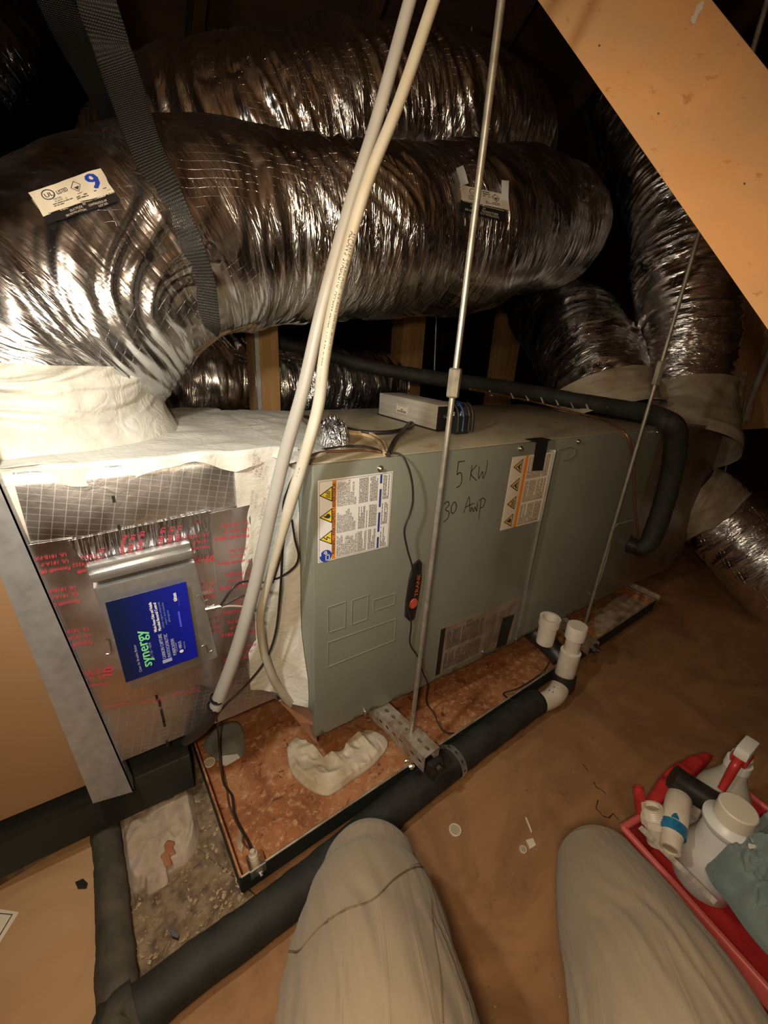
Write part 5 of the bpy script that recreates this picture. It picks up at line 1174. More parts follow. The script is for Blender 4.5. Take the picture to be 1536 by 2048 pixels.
# ================================================================== black pipes on the floor
PR = .031
p1 = [P(u, v_, 'z', FZ + PR + h_) for u, v_, h_ in ((200, 2078, 0), (300, 2008, 0), (390, 1938, .001), (520, 1842, .002), (640, 1745, .003), (800, 1606, .005), (905, 1524, .008), (1040, 1425, .014), (1075, 1402, .016))]
front = Tube(np.array(p1), [PR] * 8 + [PR * .96], 160, 22, crumple(.05, 4, .0015, 5, .5, .003)).build('insulated_pipe', M_['black_foam'], None, True)
tag(front, 'long black foam-insulated pipe lying on the plywood in front of the rusty pan', 'pipe')
p2r = ((242, 2035, 44), (234, 1960, 41), (231, 1900, 38), (224, 1800, 33), (216, 1700, 28.5), (209, 1620, 27), (204, 1560, 27), (200, 1500, 27))
p2 = [P(u, v_, 'z', FZ + .026) for u, v_, h_ in p2r]; r2p = [h_ * depth(q) / F * .80 for q, (_, _, h_) in zip(p2, p2r)]
leftp = Tube(np.array(p2), r2p, 120, 22, crumple(.05, 4, .002, 15, .5, .004)).build('insulated_pipe', M_['dusty_foam'], None, True)
tag(leftp, 'dusty black foam pipe joining the long one at the lower left corner', 'pipe')
p = P(233, 1975, 'z', FZ + PR)
corner = Tube([P(225, 2110, 'z', FZ + PR), P(244, 2050, 'z', FZ + PR), P(275, 2022, 'z', FZ + PR)], PR * 1.06, 40, 20, crumple(.04, 4, .003, 25, .5, .003)).build('mitred_elbow', M_['dusty_foam'], front, True)
# white split showing in the foam by the knee, and the perforated strap over the pipe
v, f = polyprism([P(765, 1604, 'z', FZ + 2.1 * PR), P(775, 1609, 'z', FZ + 2.1 * PR), P(762, 1626, 'z', FZ + 2.1 * PR), P(745, 1632, 'z', FZ + 2.1 * PR)], (0, 0, -.004)); mk('white_sliver', v, f, M_['paper'], front, False, label='white sliver showing through the foam')
ps = []; ax_ = nrm(p1[5] - p1[4]); 
cen = P(905, 1524, 'z', FZ + PR + .008); up_ = np.array([0, 0, 1.0]); sd_ = nrm(np.cross(ax_, up_)); sd_ = sd_ if sd_[1] < 0 else -sd_
ang = np.linspace(math.radians(-30), math.radians(118), 14); strap = MB(); rs = PR + .003
prevp = None
pts_ = [P(862, 1493, 'z', -.03)] + [cen + up_ * math.cos(a) * rs + sd_ * math.sin(a) * rs for a in ang]
w_ = .0075; rows = []
for q in pts_: rows.append([q - ax_ * w_, q - ax_ * w_ * .35, q + ax_ * w_ * .35, q + ax_ * w_])
for i_ in range(len(rows) - 1):
    a_, b_ = rows[i_], rows[i_ + 1]
    for k in range(3):
        if k == 1 and i_ % 3 == 1 and i_ > 0: continue        # punched hole
        strap.add([a_[k], a_[k + 1], b_[k + 1], b_[k]], [(0, 1, 2, 3)])
hs = strap.build('hanger_strap', M_['alu'], None, False); tag(hs, 'thin perforated metal strap curling over the long black pipe', 'strap')
md = hs.modifiers.new('thick', 'SOLIDIFY'); md.thickness = .001

# ================================================================== white trap assembly
tp = thing('drain_trap', 'white PVC condensate trap with capped standpipe and black foam sleeve', 'pipe', P(1130, 1340, 'z', -.10))
# vertical capped standpipe: top (1162,1250), fitting base (1135,1330)
bx = P(1133, 1335, 'z', -.055); px_ = 17 * depth(bx) / F
def vert_at(u, v_, ref): 
    r = ray(u, v_); t = ((ref[:2] - CAM[:2]) @ r[:2]) / (r[:2] @ r[:2]); return np.array([ref[0], ref[1], (CAM + r * t)[2]])
r0 = 14.5 * depth(bx) / F
zt = vert_at(1162, 1252, bx)[2]; zc = vert_at(1156, 1275, bx)[2]; zf = vert_at(1146, 1302, bx)[2]
lathe('standpipe', bx, (0, 0, 1), [(0, r0), (zc - bx[2], r0)], M_['pvc'], tp, 24)
lathe('cap', (bx[0], bx[1], zc - .004), (0, 0, 1), [(0, r0 * 1.25), (.001, r0 * 1.3), (zt - zc, r0 * 1.3), (zt - zc + .003, r0 * 1.22), (zt - zc + .0028, r0 * .8)], M_['pvc'], tp, 28)
lathe('tee_socket', (bx[0], bx[1], bx[2] - .03), (0, 0, 1), [(0, r0 * 1.25), (.003, r0 * 1.32), (zf - bx[2] + .028, r0 * 1.32), (zf - bx[2] + .03, r0 * 1.1)], M_['pvc'], tp, 28)
# open standpipe near the cabinet: top (1098,1233)
ox = P(1094, 1262, 'z', .0); ref = P(1092, 1272, 'y', -.050); ro = 18.5 * depth(ref) / F
zt2 = vert_at(1099, 1234, ref)[2]
lathe('open_standpipe', (ref[0], ref[1], ref[2] - .02), (0, 0, 1), [(0, ro * .9), (zt2 - ref[2] - .004, ro * .95), (zt2 - ref[2] - .003, ro * 1.08), (zt2 - ref[2] + .02, ro * 1.08), (zt2 - ref[2] + .02, ro * .78), (zt2 - ref[2] - .02, ro * .76), (zt2 - ref[2] - .02, .001)], M_['pvc'], tp, 28, cap=False)
lathe('side_stub', P(1064, 1238, 'z', .004), P(1088, 1258, 'z', -.012) - P(1064, 1238, 'z', .004), [(0, ro * .6), (.0, ro * .8), (.032, ro * .8)], M_['pvc'], tp, 22)
lathe('side_stub', P(1040, 1252, 'z', -.01), (1, -.2, -.1), [(0, .010), (.0, .017), (.02, .017)], M_['pvc'], tp, 22)
tube('foam_sleeve', [P(1046, 1246, 'z', -.012), P(1075, 1270, 'z', -.022), P(1103, 1296, 'z', -.036), P(1122, 1318, 'z', -.05)], 21 * depth(ref) / F, M_['black_rub'], tp, 40, 20, label='black foam sleeve')
tube('tee_branch', [P(1112, 1298, 'z', -.04), P(1132, 1316, 'z', -.05)], r0 * 1.05, M_['pvc'], tp, 2, 20)
tube('foam_sleeve', [(bx[0], bx[1], bx[2] - .022), (bx[0] - .004, bx[1] - .004, bx[2] - .05), P(1122, 1368, 'z', FZ + PR + .014)], r0 * 1.55, M_['black_rub'], tp, 24, 18)
eb = [P(1124, 1365, 'z', FZ + PR + .018), P(1112, 1388, 'z', FZ + PR + .012), P(1092, 1402, 'z', FZ + PR + .012), P(1058, 1412, 'z', FZ + PR + .016), P(1038, 1420, 'z', FZ + PR + .018)]
tube('elbow', eb, [r0 * 1.2, r0 * 1.3, r0 * 1.2, r0 * 1.1, r0 * 1.05], M_['pvc'], tp, 40, 20, label='speckled white elbow')
mb = MB()
for (u, v_) in ((1108, 1374), (1106, 1384), (1078, 1392), (1068, 1388), (1058, 1396), (1052, 1401), (1060, 1390), (1098, 1380)):
    c0 = P(u, v_, 'z', FZ + PR + .016 + r0 * 1.12); mb.add([c0 + np.array([.0025 * math.cos(t), .0014 * math.sin(t), 0]) for t in np.linspace(0, 6.28, 7)[:-1]], [tuple(range(6))])
mb.build('specks', M_['black'], tp)
tube('trap_wire', [P(1108, 1232, 'z', .03), P(1100, 1237, 'z', .02), P(1096, 1243, 'z', .0)], .0015, M_['black'], tp, 10, 6)

# ================================================================== rags, litter, strainers
TP = PF + .004
rg = patch('rag', [P(u, v_, 'z', TP) for u, v_ in ((574, 1500), (590, 1478), (606, 1482), (616, 1510), (636, 1522), (655, 1512), (690, 1500), (706, 1475), (735, 1462), (768, 1476), (774, 1496), (748, 1530), (705, 1562), (672, 1585), (650, 1592), (618, 1580), (590, 1556), (578, 1530))], M_['rag'], .004, .012, 31, None, 60, 220, edge=.003, fs=(13, 10), lin=False, centre=P(668, 1545, 'z', TP))
tag(rg, 'crumpled cream rag lying in the rusty pan below the cabinet corner', 'rag')
FR = FZ + .004
rg2 = patch('rag', [P(u, v_, 'z', FR) for u, v_ in ((281, 1582), (368, 1566), (385, 1590), (394, 1640), (400, 1668), (394, 1705), (372, 1735), (342, 1752), (336, 1772), (318, 1785), (298, 1796), (288, 1782), (272, 1792), (256, 1770), (250, 1730), (244, 1680), (240, 1640), (262, 1610), (284, 1600))], M_['rag2'], .004, .020, 47, None, 50, 200, edge=.003, fs=(12, 8), lin=True, centre=P(322, 1680, 'z', FR))
tag(rg2, 'grey-brown work rag with a rust stain, on the littered floor beside the left pipe', 'rag')
patch('rust_stain', [P(u, v_, 'z', FR + .031) for u, v_ in ((336, 1680), (350, 1684), (346, 1694), (352, 1706), (340, 1714), (344, 1728), (330, 1734), (326, 1722), (321, 1712), (330, 1702), (328, 1690))], M_['stain'], .001, .001, 3, rg2, 8, 30, edge=0, label='rust-red stain')
dirt = [P(u, v_, 'z', FZ) for u, v_ in ((212, 1570), (300, 1500), (420, 1500), (480, 1780), (520, 1800), (440, 1850), (330, 1925), (262, 1960), (240, 1850), (225, 1700))]
pd_ = patch('floor_litter', dirt, M_['dirt'], .004, .006, 12, None, 60, 220, edge=.0005, fs=(30, 30)); pd_['kind'] = 'stuff'; tag(pd_, 'brown dusty litter packed between the pan and the black pipes', 'litter')
mb = MB(); r_ = random.Random(4)
for k in range(1100):
    u = r_.uniform(225, 520); v_ = r_.uniform(1560, 1950)
    if not (v_ > 1560 and u > 235 and v_ < 1950 - (u - 262) * .62 and (u < 400 + (v_ - 1560) * .38)): continue
    c0 = P(u, v_, 'z', FZ + .006 + r_.random() * .004); s_ = r_.uniform(.0015, .0055); a_ = r_.uniform(0, 6.28); e = np.array([math.cos(a_), math.sin(a_), r_.uniform(-.4, .4)]) * s_; g = np.array([-math.sin(a_), math.cos(a_), r_.uniform(-.4, .4)]) * s_ * r_.uniform(.3, .8)
    mb.add([c0 - e, c0 - g, c0 + e, c0 + g, c0 + (0, 0, s_ * .4)], [(0, 1, 4), (1, 2, 4), (2, 3, 4), (3, 0, 4), (3, 2, 1, 0)])
fl = mb.build('litter_flakes', M_['flake'], None); fl['kind'] = 'stuff'; tag(fl, 'loose pale flakes scattered over the brown litter at lower left', 'litter')
mb = MB()
for k in range(170):
    u = r_.uniform(560, 1240); v_ = r_.uniform(1420, 2040)
    if v_ < 1980 - (u - 300) * .66: continue
    c0 = P(u, v_, 'z', FZ + .0006); s_ = r_.choice((.0008, .001, .0015, .002, .003)); a_ = r_.uniform(0, 6.28); e = np.array([math.cos(a_), math.sin(a_), 0]) * s_; g = np.array([-math.sin(a_), math.cos(a_), 0]) * s_ * .6
    mb.add([c0 - e, c0 - g, c0 + e, c0 + g, c0 + (0, 0, s_ * .5)], [(0, 1, 4), (1, 2, 4), (2, 3, 4), (3, 0, 4), (3, 2, 1, 0)])
for k in range(60):
    u = r_.uniform(0, 560); v_ = r_.uniform(1780, 2048)
    if 185 < u < 300 or v_ < 1990 - (u - 262) * .6 and u > 250: continue
    c0 = P(u, v_, 'z', FZ + .0006); s_ = r_.choice((.0008, .001, .0015)); mb.add([c0 + (s_, 0, 0), c0 + (0, s_, 0), c0 - (s_, 0, 0), c0 - (0, s_, 0), c0 + (0, 0, s_ * .5)], [(0, 1, 4), (1, 2, 4), (2, 3, 4), (3, 0, 4), (3, 2, 1, 0)])
fl = mb.build('wood_crumbs', M_['flake'], None); fl['kind'] = 'stuff'; tag(fl, 'tiny pale crumbs and splinters scattered on the plywood', 'litter')
def chip(name, lab, uvs, z, mat, th=.003, cat='scrap'):
    v, f = polyprism([P(u, v_, 'z', z) for u, v_ in uvs], (0, 0, -th)); o = mk(name, v, f, mat, None, False); tag(o, lab, cat); return o
chip('dark_chip', 'black lump on the plywood just left of the dusty pipe', [(150, 1764), (166, 1757), (175, 1766), (172, 1775), (155, 1776)], FZ + .008, M_['black'], .008)
chip('dark_chip', 'dark lump in the brown litter above the pipe corner', [(336, 1858), (350, 1862), (358, 1868), (356, 1876), (344, 1872)], FZ + .014, M_['black'], .008)
chip('leaf', 'small pale dry leaf in the pan next to the sensor bracket', [(472, 1680), (478, 1660), (488, 1668), (487, 1690), (484, 1706), (476, 1698)], PF + .006, M_['flake'], .0015, 'leaf')
chip('splinter', 'long thin pale splinter on the plywood between the knees', [(1050, 1634), (1054, 1636), (1064, 1662), (1063, 1666)], FZ + .003, M_['paper_old'], .002)
def strainer(name, lab, u, v_, z, rr, tilt=(0, 0, 1)):
    c0 = P(u, v_, 'z', z); mb = MB(); rpx = rr * depth(c0) / F
    mb.add(*latheg(c0, tilt, [(0, rpx), (.003, rpx), (.003, rpx * .86), (0.0, rpx * .86)], 20, cap=False))
    t_ = nrm(tilt); e = nrm(np.cross(t_, [0, 1, 0])); g = np.cross(t_, e)
    for k in (-.6, -.3, 0, .3, .6):
        h_ = math.sqrt(1 - k * k) * rpx
        mb.add(*boxg(c0 + e * k * rpx - e * .0006 - g * h_ + t_ * .0015, e * .0012, g * 2 * h_, t_ * .001)); mb.add(*boxg(c0 + g * k * rpx - g * .0006 - e * h_ + t_ * .0015, g * .0012, e * 2 * h_, t_ * .001))
    o = mb.build(name, M_['paper_old'], None); tag(o, lab, 'strainer'); return o
strainer('grate_disc', 'small round grid disc in the back left corner of the pan', 419, 1526, PF + .006, 11)
strainer('grate_disc', 'small round grid disc lying on the plywood right of the left knee', 910, 1661, FZ + .001, 12)
strainer('grate_disc', 'tiny glinting disc on the plywood near the right knee', 1046, 1700, FZ + .001, 7)
chip('paper_scrap', 'translucent scrap of plastic on the plywood beside the tiny disc', [(1052, 1680), (1066, 1676), (1072, 1690), (1060, 1698)], FZ + .003, M_['paper_old'], .002)
chip('paper_scrap', 'white scrap under the pale scale at the back of the pan', [(440, 1512), (475, 1508), (480, 1514), (452, 1530), (442, 1528)], PF + .01, M_['paper'], .003)
# crumpled foil scrap on the cabinet top
patch('foil_scrap', [P(u, v_, 'z', TB) for u, v_ in ((636, 888), (650, 868), (665, 866), (680, 876), (698, 888), (690, 896), (655, 897))], M_['bag'], .02, .02, 4, None, 16, 50, edge=0, lin=True, fs=(60, 60)); tag(bpy.data.objects['foil_scrap'], 'crumpled scrap of foil on the cabinet top beside the cream cable', 'scrap')
# black bar put in for the shade below the plenum; lower ledge at left
rl = obox('duct_shade', (-1.3, PY + .03, -.098), (1.09, 0, 0), (0, .09, 0), (0, 0, .085), M_['black_wall_shade'], None, .003); tag(rl, 'black bar standing in for the shade under the foil plenum', 'beam')
lg = obox('floor_batten', P(-60, 1800, 'z', FZ + .012), P(140, 1680, 'z', FZ + .012) - P(-60, 1800, 'z', FZ + .012), (-.0, .030, 0), (0, 0, -.012), M_['dirt'], None, .002); tag(lg, 'dusty brown strip along the floor below the tan-tinted foil face', 'batten')
lp = [P(u, v_, 'z', FZ + .004) for u, v_ in ((-300, 1850), (0, 1745), (185, 1650), (196, 1800), (205, 2100), (190, 2500), (-300, 2500))]
v, f = polyprism(lp, (0, 0, -.0035)); o = mk('plywood_sheet', v, f, M_['ply_left'], None, False); tag(o, 'paler plywood sheet at the lower left, left of the dusty pipe', 'plywood sheet')
pc = [P(u, v_, 'z', FZ + .0055) for u, v_ in ((-40, 1812), (38, 1824), (0, 1885), (-40, 1930))]
v, f = polyprism(pc, (0, 0, -.001)); o = mk('printed_card', v, f, M_['paper_old'], None, False); tag(o, 'corner of a cream card with a dark border on the plywood at far left', 'card')
fc = Plane2(pc[0], pc[1] - pc[0], np.array([0, 1.0, 0])); mb = MB()
mb.add([P(u, v_, 'z', FZ + .0058) for u, v_ in ((-40, 1822), (24, 1828), (23, 1830), (-40, 1824))], [(0, 1, 2, 3)]); mb.add([P(u, v_, 'z', FZ + .0058) for u, v_ in ((24, 1828), (26, 1828), (-8, 1885), (-10, 1884))], [(0, 1, 2, 3)]); mb.build('card_border', M_['print'], o)
# cracks in the plywood
mb = MB()
for ln in ([(1165, 1528), (1172, 1536), (1176, 1542)], [(1188, 1564), (1192, 1574), (1204, 1580), (1212, 1588)], [(1196, 1600), (1192, 1616), (1206, 1632), (1218, 1636), (1226, 1627), (1234, 1636), (1238, 1640)]):
    for a_, b_ in zip(ln[:-1], ln[1:]):
        A1 = P(*a_, 'z', FZ + .0005); B1 = P(*b_, 'z', FZ + .0005); d_ = nrm(B1 - A1); n_ = np.array([-d_[1], d_[0], 0]) * .0011; mb.add([A1 - n_, B1 - n_ * .6, B1 + n_ * .6, A1 + n_], [(0, 1, 2, 3)])
mb.build('floor_cracks', M_['black'], bpy.data.objects['floor'])

# ================================================================== red tote and contents
TZ = FZ
def T(u, v_, z): return P(u, v_, 'z', z)
rimz = -.06
LC = T(1246, 1655, rimz); FRt = T(1536, 1978, rimz); BLt = T(1395, 1520, rimz)
e1 = nrm(FRt - LC); e2_ = nrm((BLt - LC) - e1 * ((BLt - LC) @ e1))
tote = thing('tool_tote', 'red plastic tote full of fittings and bottles beside the right knee', 'tote', LC + e1 * .2 + e2_ * .12 + (0, 0, FZ - rimz))
Lt, Wt = .50, max(.18, (BLt - LC) @ e2_ + .02)
def rim(zz, ins): return [LC + e1 * ins + e2_ * ins + (0, 0, zz), LC + e1 * (Lt - ins) + e2_ * ins + (0, 0, zz), LC + e1 * (Lt - ins) + e2_ * (Wt - ins) + (0, 0, zz), LC + e1 * ins + e2_ * (Wt - ins) + (0, 0, zz)]
mb = MB(); lo_ = rim(FZ - rimz + .001, .018); hi_ = rim(0, 0); loi = rim(FZ - rimz + .004, .021); hii = rim(0, .004)
mb.add(lo_ + hi_ + loi + hii, [(3, 2, 1, 0)] + [(k, (k + 1) % 4, 4 + (k + 1) % 4, 4 + k) for k in range(4)] + [(8, 9, 10, 11)] + [(8 + k, 12 + k, 12 + (k + 1) % 4, 8 + (k + 1) % 4) for k in range(4)] + [(4 + k, 4 + (k + 1) % 4, 12 + (k + 1) % 4, 12 + k) for k in range(4)])
mb.build('tote_body', M_['red'], tote)
mb = MB(); hr = rim(0, 0) + [rim(0, 0)[0]]
for a_, b_ in zip(hr[:-1], hr[1:]): mb.add(*tubeg([a_, b_], .006, 2, 10))
mb.build('tote_rim', M_['red_thin'], tote, 50, label='lighter red rolled rim')
bag = patch('rag', [T(u, v_, rimz + .004) for u, v_ in ((1290, 1600), (1330, 1545), (1390, 1515), (1425, 1515), (1400, 1545), (1345, 1590), (1310, 1620))], M_['red'], .008, .012, 5, None, 14, 60, edge=.002); tag(bag, 'crumpled red cloth bunched over the back corner of the tote', 'cloth')
o = lathe('red_knob', T(1284, 1640, -.07), T(1277, 1572, .0) - T(1284, 1640, -.07), [(0, .009), (.045, .009), (.055, .010), (.066, .009), (.072, .005)], M_['red'], None, 16); tag(o, 'small glossy red plastic handle at the tote corner', 'handle')
base = T(1310, 1690, FZ + .03)
def upright(u0, v0, z0, u1, v1): 
    a_ = T(u0, v0, z0); r = ray(u1, v1); t = ((a_[:2] - CAM[:2]) @ r[:2]) / (r[:2] @ r[:2]); return a_, np.array([a_[0], a_[1], (CAM + r * t)[2]])
# threaded adapter: mouth (1301,1605)
mz = -.015; pm = T(1304, 1612, mz); ra = 21 * depth(pm) / F; axv = nrm(T(1304, 1612, mz) - T(1314, 1672, mz - .045))
ad = thing('pvc_adapter', 'open white threaded PVC adapter standing in the corner of the red tote', 'fitting', pm - axv * .065)
lathe('body', pm - axv * .062, axv, [(0, ra * .95), (.028, ra * .95), (.030, ra * 1.02), (.036, ra * 1.02)], M_['pvc'], ad, 24)
lathe('hex_collar', pm - axv * .030, axv, [(0, ra * 1.16), (.012, ra * 1.16)], M_['pvc'], ad, 8)
prof = [(0, ra * .92)] + [(.001 + .0016 * k, ra * (.92 if k % 2 else .86)) for k in range(10)] + [(.018, ra * .90), (.018, ra * .68), (-.01, ra * .66), (-.01, .001)]
lathe('threaded_neck', pm - axv * .018, axv, prof, M_['pvc'], ad, 28, cap=False)
lathe('bore_shade', pm + axv * -.008, axv, [(0, ra * .66), (.001, ra * .66)], M_['pvc_shade'], ad, 20)
# elbow with primer
el = thing('pvc_elbow', 'white PVC elbow smeared with blue primer, lying next to the threaded adapter', 'fitting', T(1348, 1680, -.07))
eb = [T(1340, 1700, -.035), T(1344, 1672, -.030), T(1350, 1640, -.022), T(1355, 1608, -.018), T(1362, 1592, -.026), T(1374, 1592, -.045)]
re_ = 19.5 * depth(eb[2]) / F
tube('elbow_body', eb[1:], [re_ * .98, re_ * 1.15, re_ * 1.15, re_ * 1.12, re_], M_['pvc'], el, 40, 24)
axe = nrm(eb[0] - eb[1]); lathe('pipe_stub', eb[1], axe, [(0, re_ * .9), (np.linalg.norm(eb[0] - eb[1]), re_ * .9), (np.linalg.norm(eb[0] - eb[1]), re_ * .66), (.004, re_ * .64), (.004, .001)], M_['pvc'], el, 24, cap=False)
lathe('bore_shade', eb[0] - axe * .004, axe, [(0, re_ * .65), (.001, re_ * .65)], M_['pvc_shade'], el, 20)
tube('primer_band', [eb[1] * .9 + eb[2] * .1, eb[1] * .3 + eb[2] * .7], re_ * 1.175, M_['primer'], el, 8, 24, label='blue primer smear')
tube('primer_drip', [eb[2] + (nrm(CAM - eb[2])) * re_ * 1.0, eb[3] * .5 + eb[2] * .5 + nrm(CAM - eb[3]) * re_ * 1.03, eb[3] + nrm(CAM - eb[3]) * re_ * 1.05], [re_ * .42, re_ * .3, re_ * .16], M_['primer'], el, 12, 12)
o = tube('foam_roll', [T(1345, 1552, .0), T(1370, 1570, -.005), T(1420, 1602, -.01), T(1440, 1614, -.015)], 24 * depth(T(1380, 1575, 0)) / F, M_['black'], None, 30, 24); tag(o, 'short smooth black tube leaning across the tote', 'tube')
o = obox('fitting', T(1375, 1628, -.05), (.035, 0, 0), (0, .03, 0), (0, 0, .03), M_['amber'], None, .006); tag(o, 'brownish yellow fitting wedged between the black tube and the primed elbow', 'fitting')
o = obox('grey_block', T(1395, 1640, -.06), (.05, -.01, 0), (0, .03, 0), (0, 0, .03), M_['strip'], None, .004); tag(o, 'dull grey block behind the white bottle shoulder', 'block')
o = obox('white_clip', T(1421, 1607, .0), T(1435, 1612, .0) - T(1421, 1607, .0), (0, .006, 0), (0, 0, .006), M_['paper'], None, .001); tag(o, 'tiny white clip at the end of the black tube', 'clip')
# white bottle
wb_top = T(1478, 1615, .045); wb = thing('white_bottle', 'white plastic jug with a cream screw cap in the red tote', 'bottle', (wb_top[0], wb_top[1], FZ + .01))
h0 = wb_top[2] - (FZ + .01); rc = 33 * depth(wb_top) / F
lathe('bottle_body', (wb_top[0], wb_top[1], FZ + .01), (0, 0, 1), [(0, rc * 1.6), (.004, rc * 1.7), (h0 * .34, rc * 1.74), (h0 * .40, rc * 1.66), (h0 * .48, rc * 1.45), (h0 * .56, rc * 1.28), (h0 * .72, rc * 1.22), (h0 * .76, rc * 1.42), (h0 * .80, rc * 1.44), (h0 * .84, rc * 1.05), (h0 * .9, rc * .85)], M_['bottle_w'], wb, 48)
lathe('screw_cap', (wb_top[0], wb_top[1], FZ + .01 + h0 * .85), (0, 0, 1), [(0, rc * 1.0), (.001, rc * 1.03), (h0 * .14, rc * 1.0), (h0 * .15, rc * .93), (h0 * .152, rc * .5)], M_['cap_w'], wb, 40)
# spray bottle
sp_top = T(1468, 1545, .02); spb = thing('spray_bottle', 'frosted spray bottle with red and white trigger head, at the far end of the tote', 'bottle', (sp_top[0], sp_top[1], FZ))
h1 = .02 - FZ; rs = 50 * depth(sp_top) / F
lathe('bottle_body', (sp_top[0], sp_top[1], FZ), (0, 0, 1), [(0, rs * .98), (.003, rs * 1.04), (h1 * .45, rs * 1.04), (h1 * .60, rs * .98), (h1 * .75, rs * .86), (h1 * .88, rs * .60), (h1 * 1.0, rs * .42), (h1 * 1.08, rs * .40), (h1 * 1.10, rs * .34), (h1 * 1.25, rs * .34)], M_['frost'], spb, 40)
lathe('neck_ring', (sp_top[0], sp_top[1], FZ + h1 * 1.08), (0, 0, 1), [(0, rs * .44), (.016, rs * .42)], M_['bottle_w'], spb, 24)
hd = np.array([sp_top[0], sp_top[1], FZ + h1 * 1.18]); td = nrm(T(1466, 1530, .06) - T(1500, 1490, .06)); td = nrm(np.array([td[0], td[1], 0])); sdv = np.array([-td[1], td[0], 0])
v, f = boxg(hd - td * .026 - sdv * .011 + (0, 0, .018), td * .05, sdv * .022, (0, 0, .022), .005); mk('spray_head', v, f, M_['bottle_w'], spb, 40, label='white head shroud')
v, f = boxg(hd - td * .012 - sdv * .013, td * .030, sdv * .026, (0, 0, .022), .005); mk('head_body', v, f, M_['red'], spb, 40, label='red head body')
tube('trigger', [hd + td * .016 + (0, 0, .014), hd + td * .030 + (0, 0, .004), hd + td * .036 + (0, 0, -.022), hd + td * .046 + (0, 0, -.044)], [.0075, .0075, .007, .006], M_['red'], spb, 20, 12)
# teal cloth
tc = patch('cloth', [T(u, v_, rimz + .006) for u, v_ in ((1410, 1738), (1440, 1725), (1470, 1700), (1490, 1668), (1510, 1655), (1580, 1640), (1640, 1750), (1640, 1960), (1555, 1925), (1500, 1870), (1450, 1800), (1425, 1770))], M_['teal'], .03, .042, 77, None, 60, 220, edge=.006, fs=(22, 20)); tag(tc, 'rumpled grey-teal microfibre cloth spilling out of the tote at the right edge', 'cloth')
# streaked strip along the tote edge
v, f = beamg(T(1280, 1654, rimz + .012), T(1432, 1806, rimz + .012), e2_, .010, .0025); o = mk('streaked_strip', v, f, M_['strip'], None, False)
v, f = boxg(LC + e1 * .10 - e2_ * .024 + (0, 0, -.002), e1 * (Lt - .1), e2_ * .024, (0, 0, .003), .001); mk('tote_lip', v, f, M_['red_thin'], tote, 40, label='flat pinkish lip along the near side')
sp0 = [T(1277, 1652, rimz + .010), T(1284, 1650, rimz + .012), T(1330, 1690, rimz + .012), T(1390, 1742, rimz + .012), T(1432, 1806, rimz + .010), T(1424, 1800, rimz + .008), T(1368, 1742, rimz + .008), T(1310, 1692, rimz + .008)]
tag(o, 'narrow white and grey streaked strip along the near edge of the tote', 'strip')

# ================================================================== the kneeling person: legs seen from above
per = thing('person', 'person kneeling in khaki work trousers, only the two knees and thighs in view', 'person', (-.15, -.45, FZ))
def legpath(rows): return np.array([tuple(D(u, v_, d_)) + (rp_ * d_ / F,) for u, v_, d_, rp_ in rows])
LL = legpath([(738, 1742, .555, 96), (738, 1800, .52, 122), (742, 1880, .47, 150), (748, 1975, .42, 172), (756, 2080, .375, 198), (765, 2250, .33, 235), (780, 2500, .29, 275), (800, 2850, .26, 300)])
RL = legpath([(1200, 1742, .56, 80), (1222, 1800, .52, 102), (1254, 1880, .47, 126), (1294, 1975, .42, 150), (1334, 2080, .375, 180), (1390, 2250, .33, 225), (1460, 2500, .29, 270), (1540, 2850, .26, 300)])
SH = {}
def full(Lg, sgn):
    if Lg[0, 0] < .1: return np.zeros(3), P(762, 1990, 'z', FZ + .055), nrm(P(775, 2048, 'z', FZ) - P(762, 1990, 'z', FZ)), [(*(Lg[0, :3] + ray(738, 1742) * .02), .040), (*P(750, 1850, 'z', (Lg[0, 2] + FZ) / 2), .045), (*P(762, 1990, 'z', FZ + .055), .042)]
    return np.zeros(3), P(1330, 1960, 'z', FZ + .055), nrm(P(1360, 2048, 'z', FZ) - P(1330, 1960, 'z', FZ)), [(*(Lg[0, :3] + ray(1200, 1742) * .02), .034), (*P(1262, 1840, 'z', (Lg[0, 2] + FZ) / 2), .040), (*P(1330, 1960, 'z', FZ + .055), .040)]
def full_old(Lg, sgn):
    k = Lg[0, :3]; h_ = nrm(Lg[1, :3] - Lg[0, :3]); tip = k - h_ * Lg[0, 3] * .55
    hx = nrm(np.array([h_[0], h_[1], 0]))
    ank = np.array([*(k[:2] + hx[:2] * .26), FZ + .055]); mid = (k + ank) / 2 + np.array([0, 0, -.03])
    shin = [(*(k + np.array([0, 0, -.03])), .062), (*mid, .055), (*ank, .045)]
    return tip, ank, hx, shin
def leg_surface(Lg, seed, seamer=None):
    tip, ank, hx, shin = full(Lg, 1); h_ = nrm(Lg[1, :3] - Lg[0, :3]); r0_ = Lg[0, 3]
    rows = [(*(Lg[0, :3] - h_ * r0_ * .80), r0_ * .10), (*(Lg[0, :3] - h_ * r0_ * .72), r0_ * .42), (*(Lg[0, :3] - h_ * r0_ * .52), r0_ * .72), (*(Lg[0, :3] - h_ * r0_ * .22), r0_ * .94)] + [tuple(x) for x in Lg]
    def dsp(S, Tt, L):
        a_ = vnoise(Tt / (2 * math.pi) * 15 + S * 6, S * 5 + 3, 15, 97, seed, False); b_ = vnoise(Tt / (2 * math.pi) * 37 + S * 22, S * 12 + 3, 37, 97, seed + 1, False)
        k_ = np.clip((S - .05) / .15, 0, 1); return (a_ - .5) * .012 * k_ + (1 - np.abs(2 * b_ - 1)) * .0045 * k_ + (vnoise(Tt / 6.2832 * 5, S * 9, 5, 97, seed + 4, False) - .5) * .008 * np.clip(S / .05, 0, 1)
    return Tube(rows, None, 190, 150, dsp)
tro = MB()
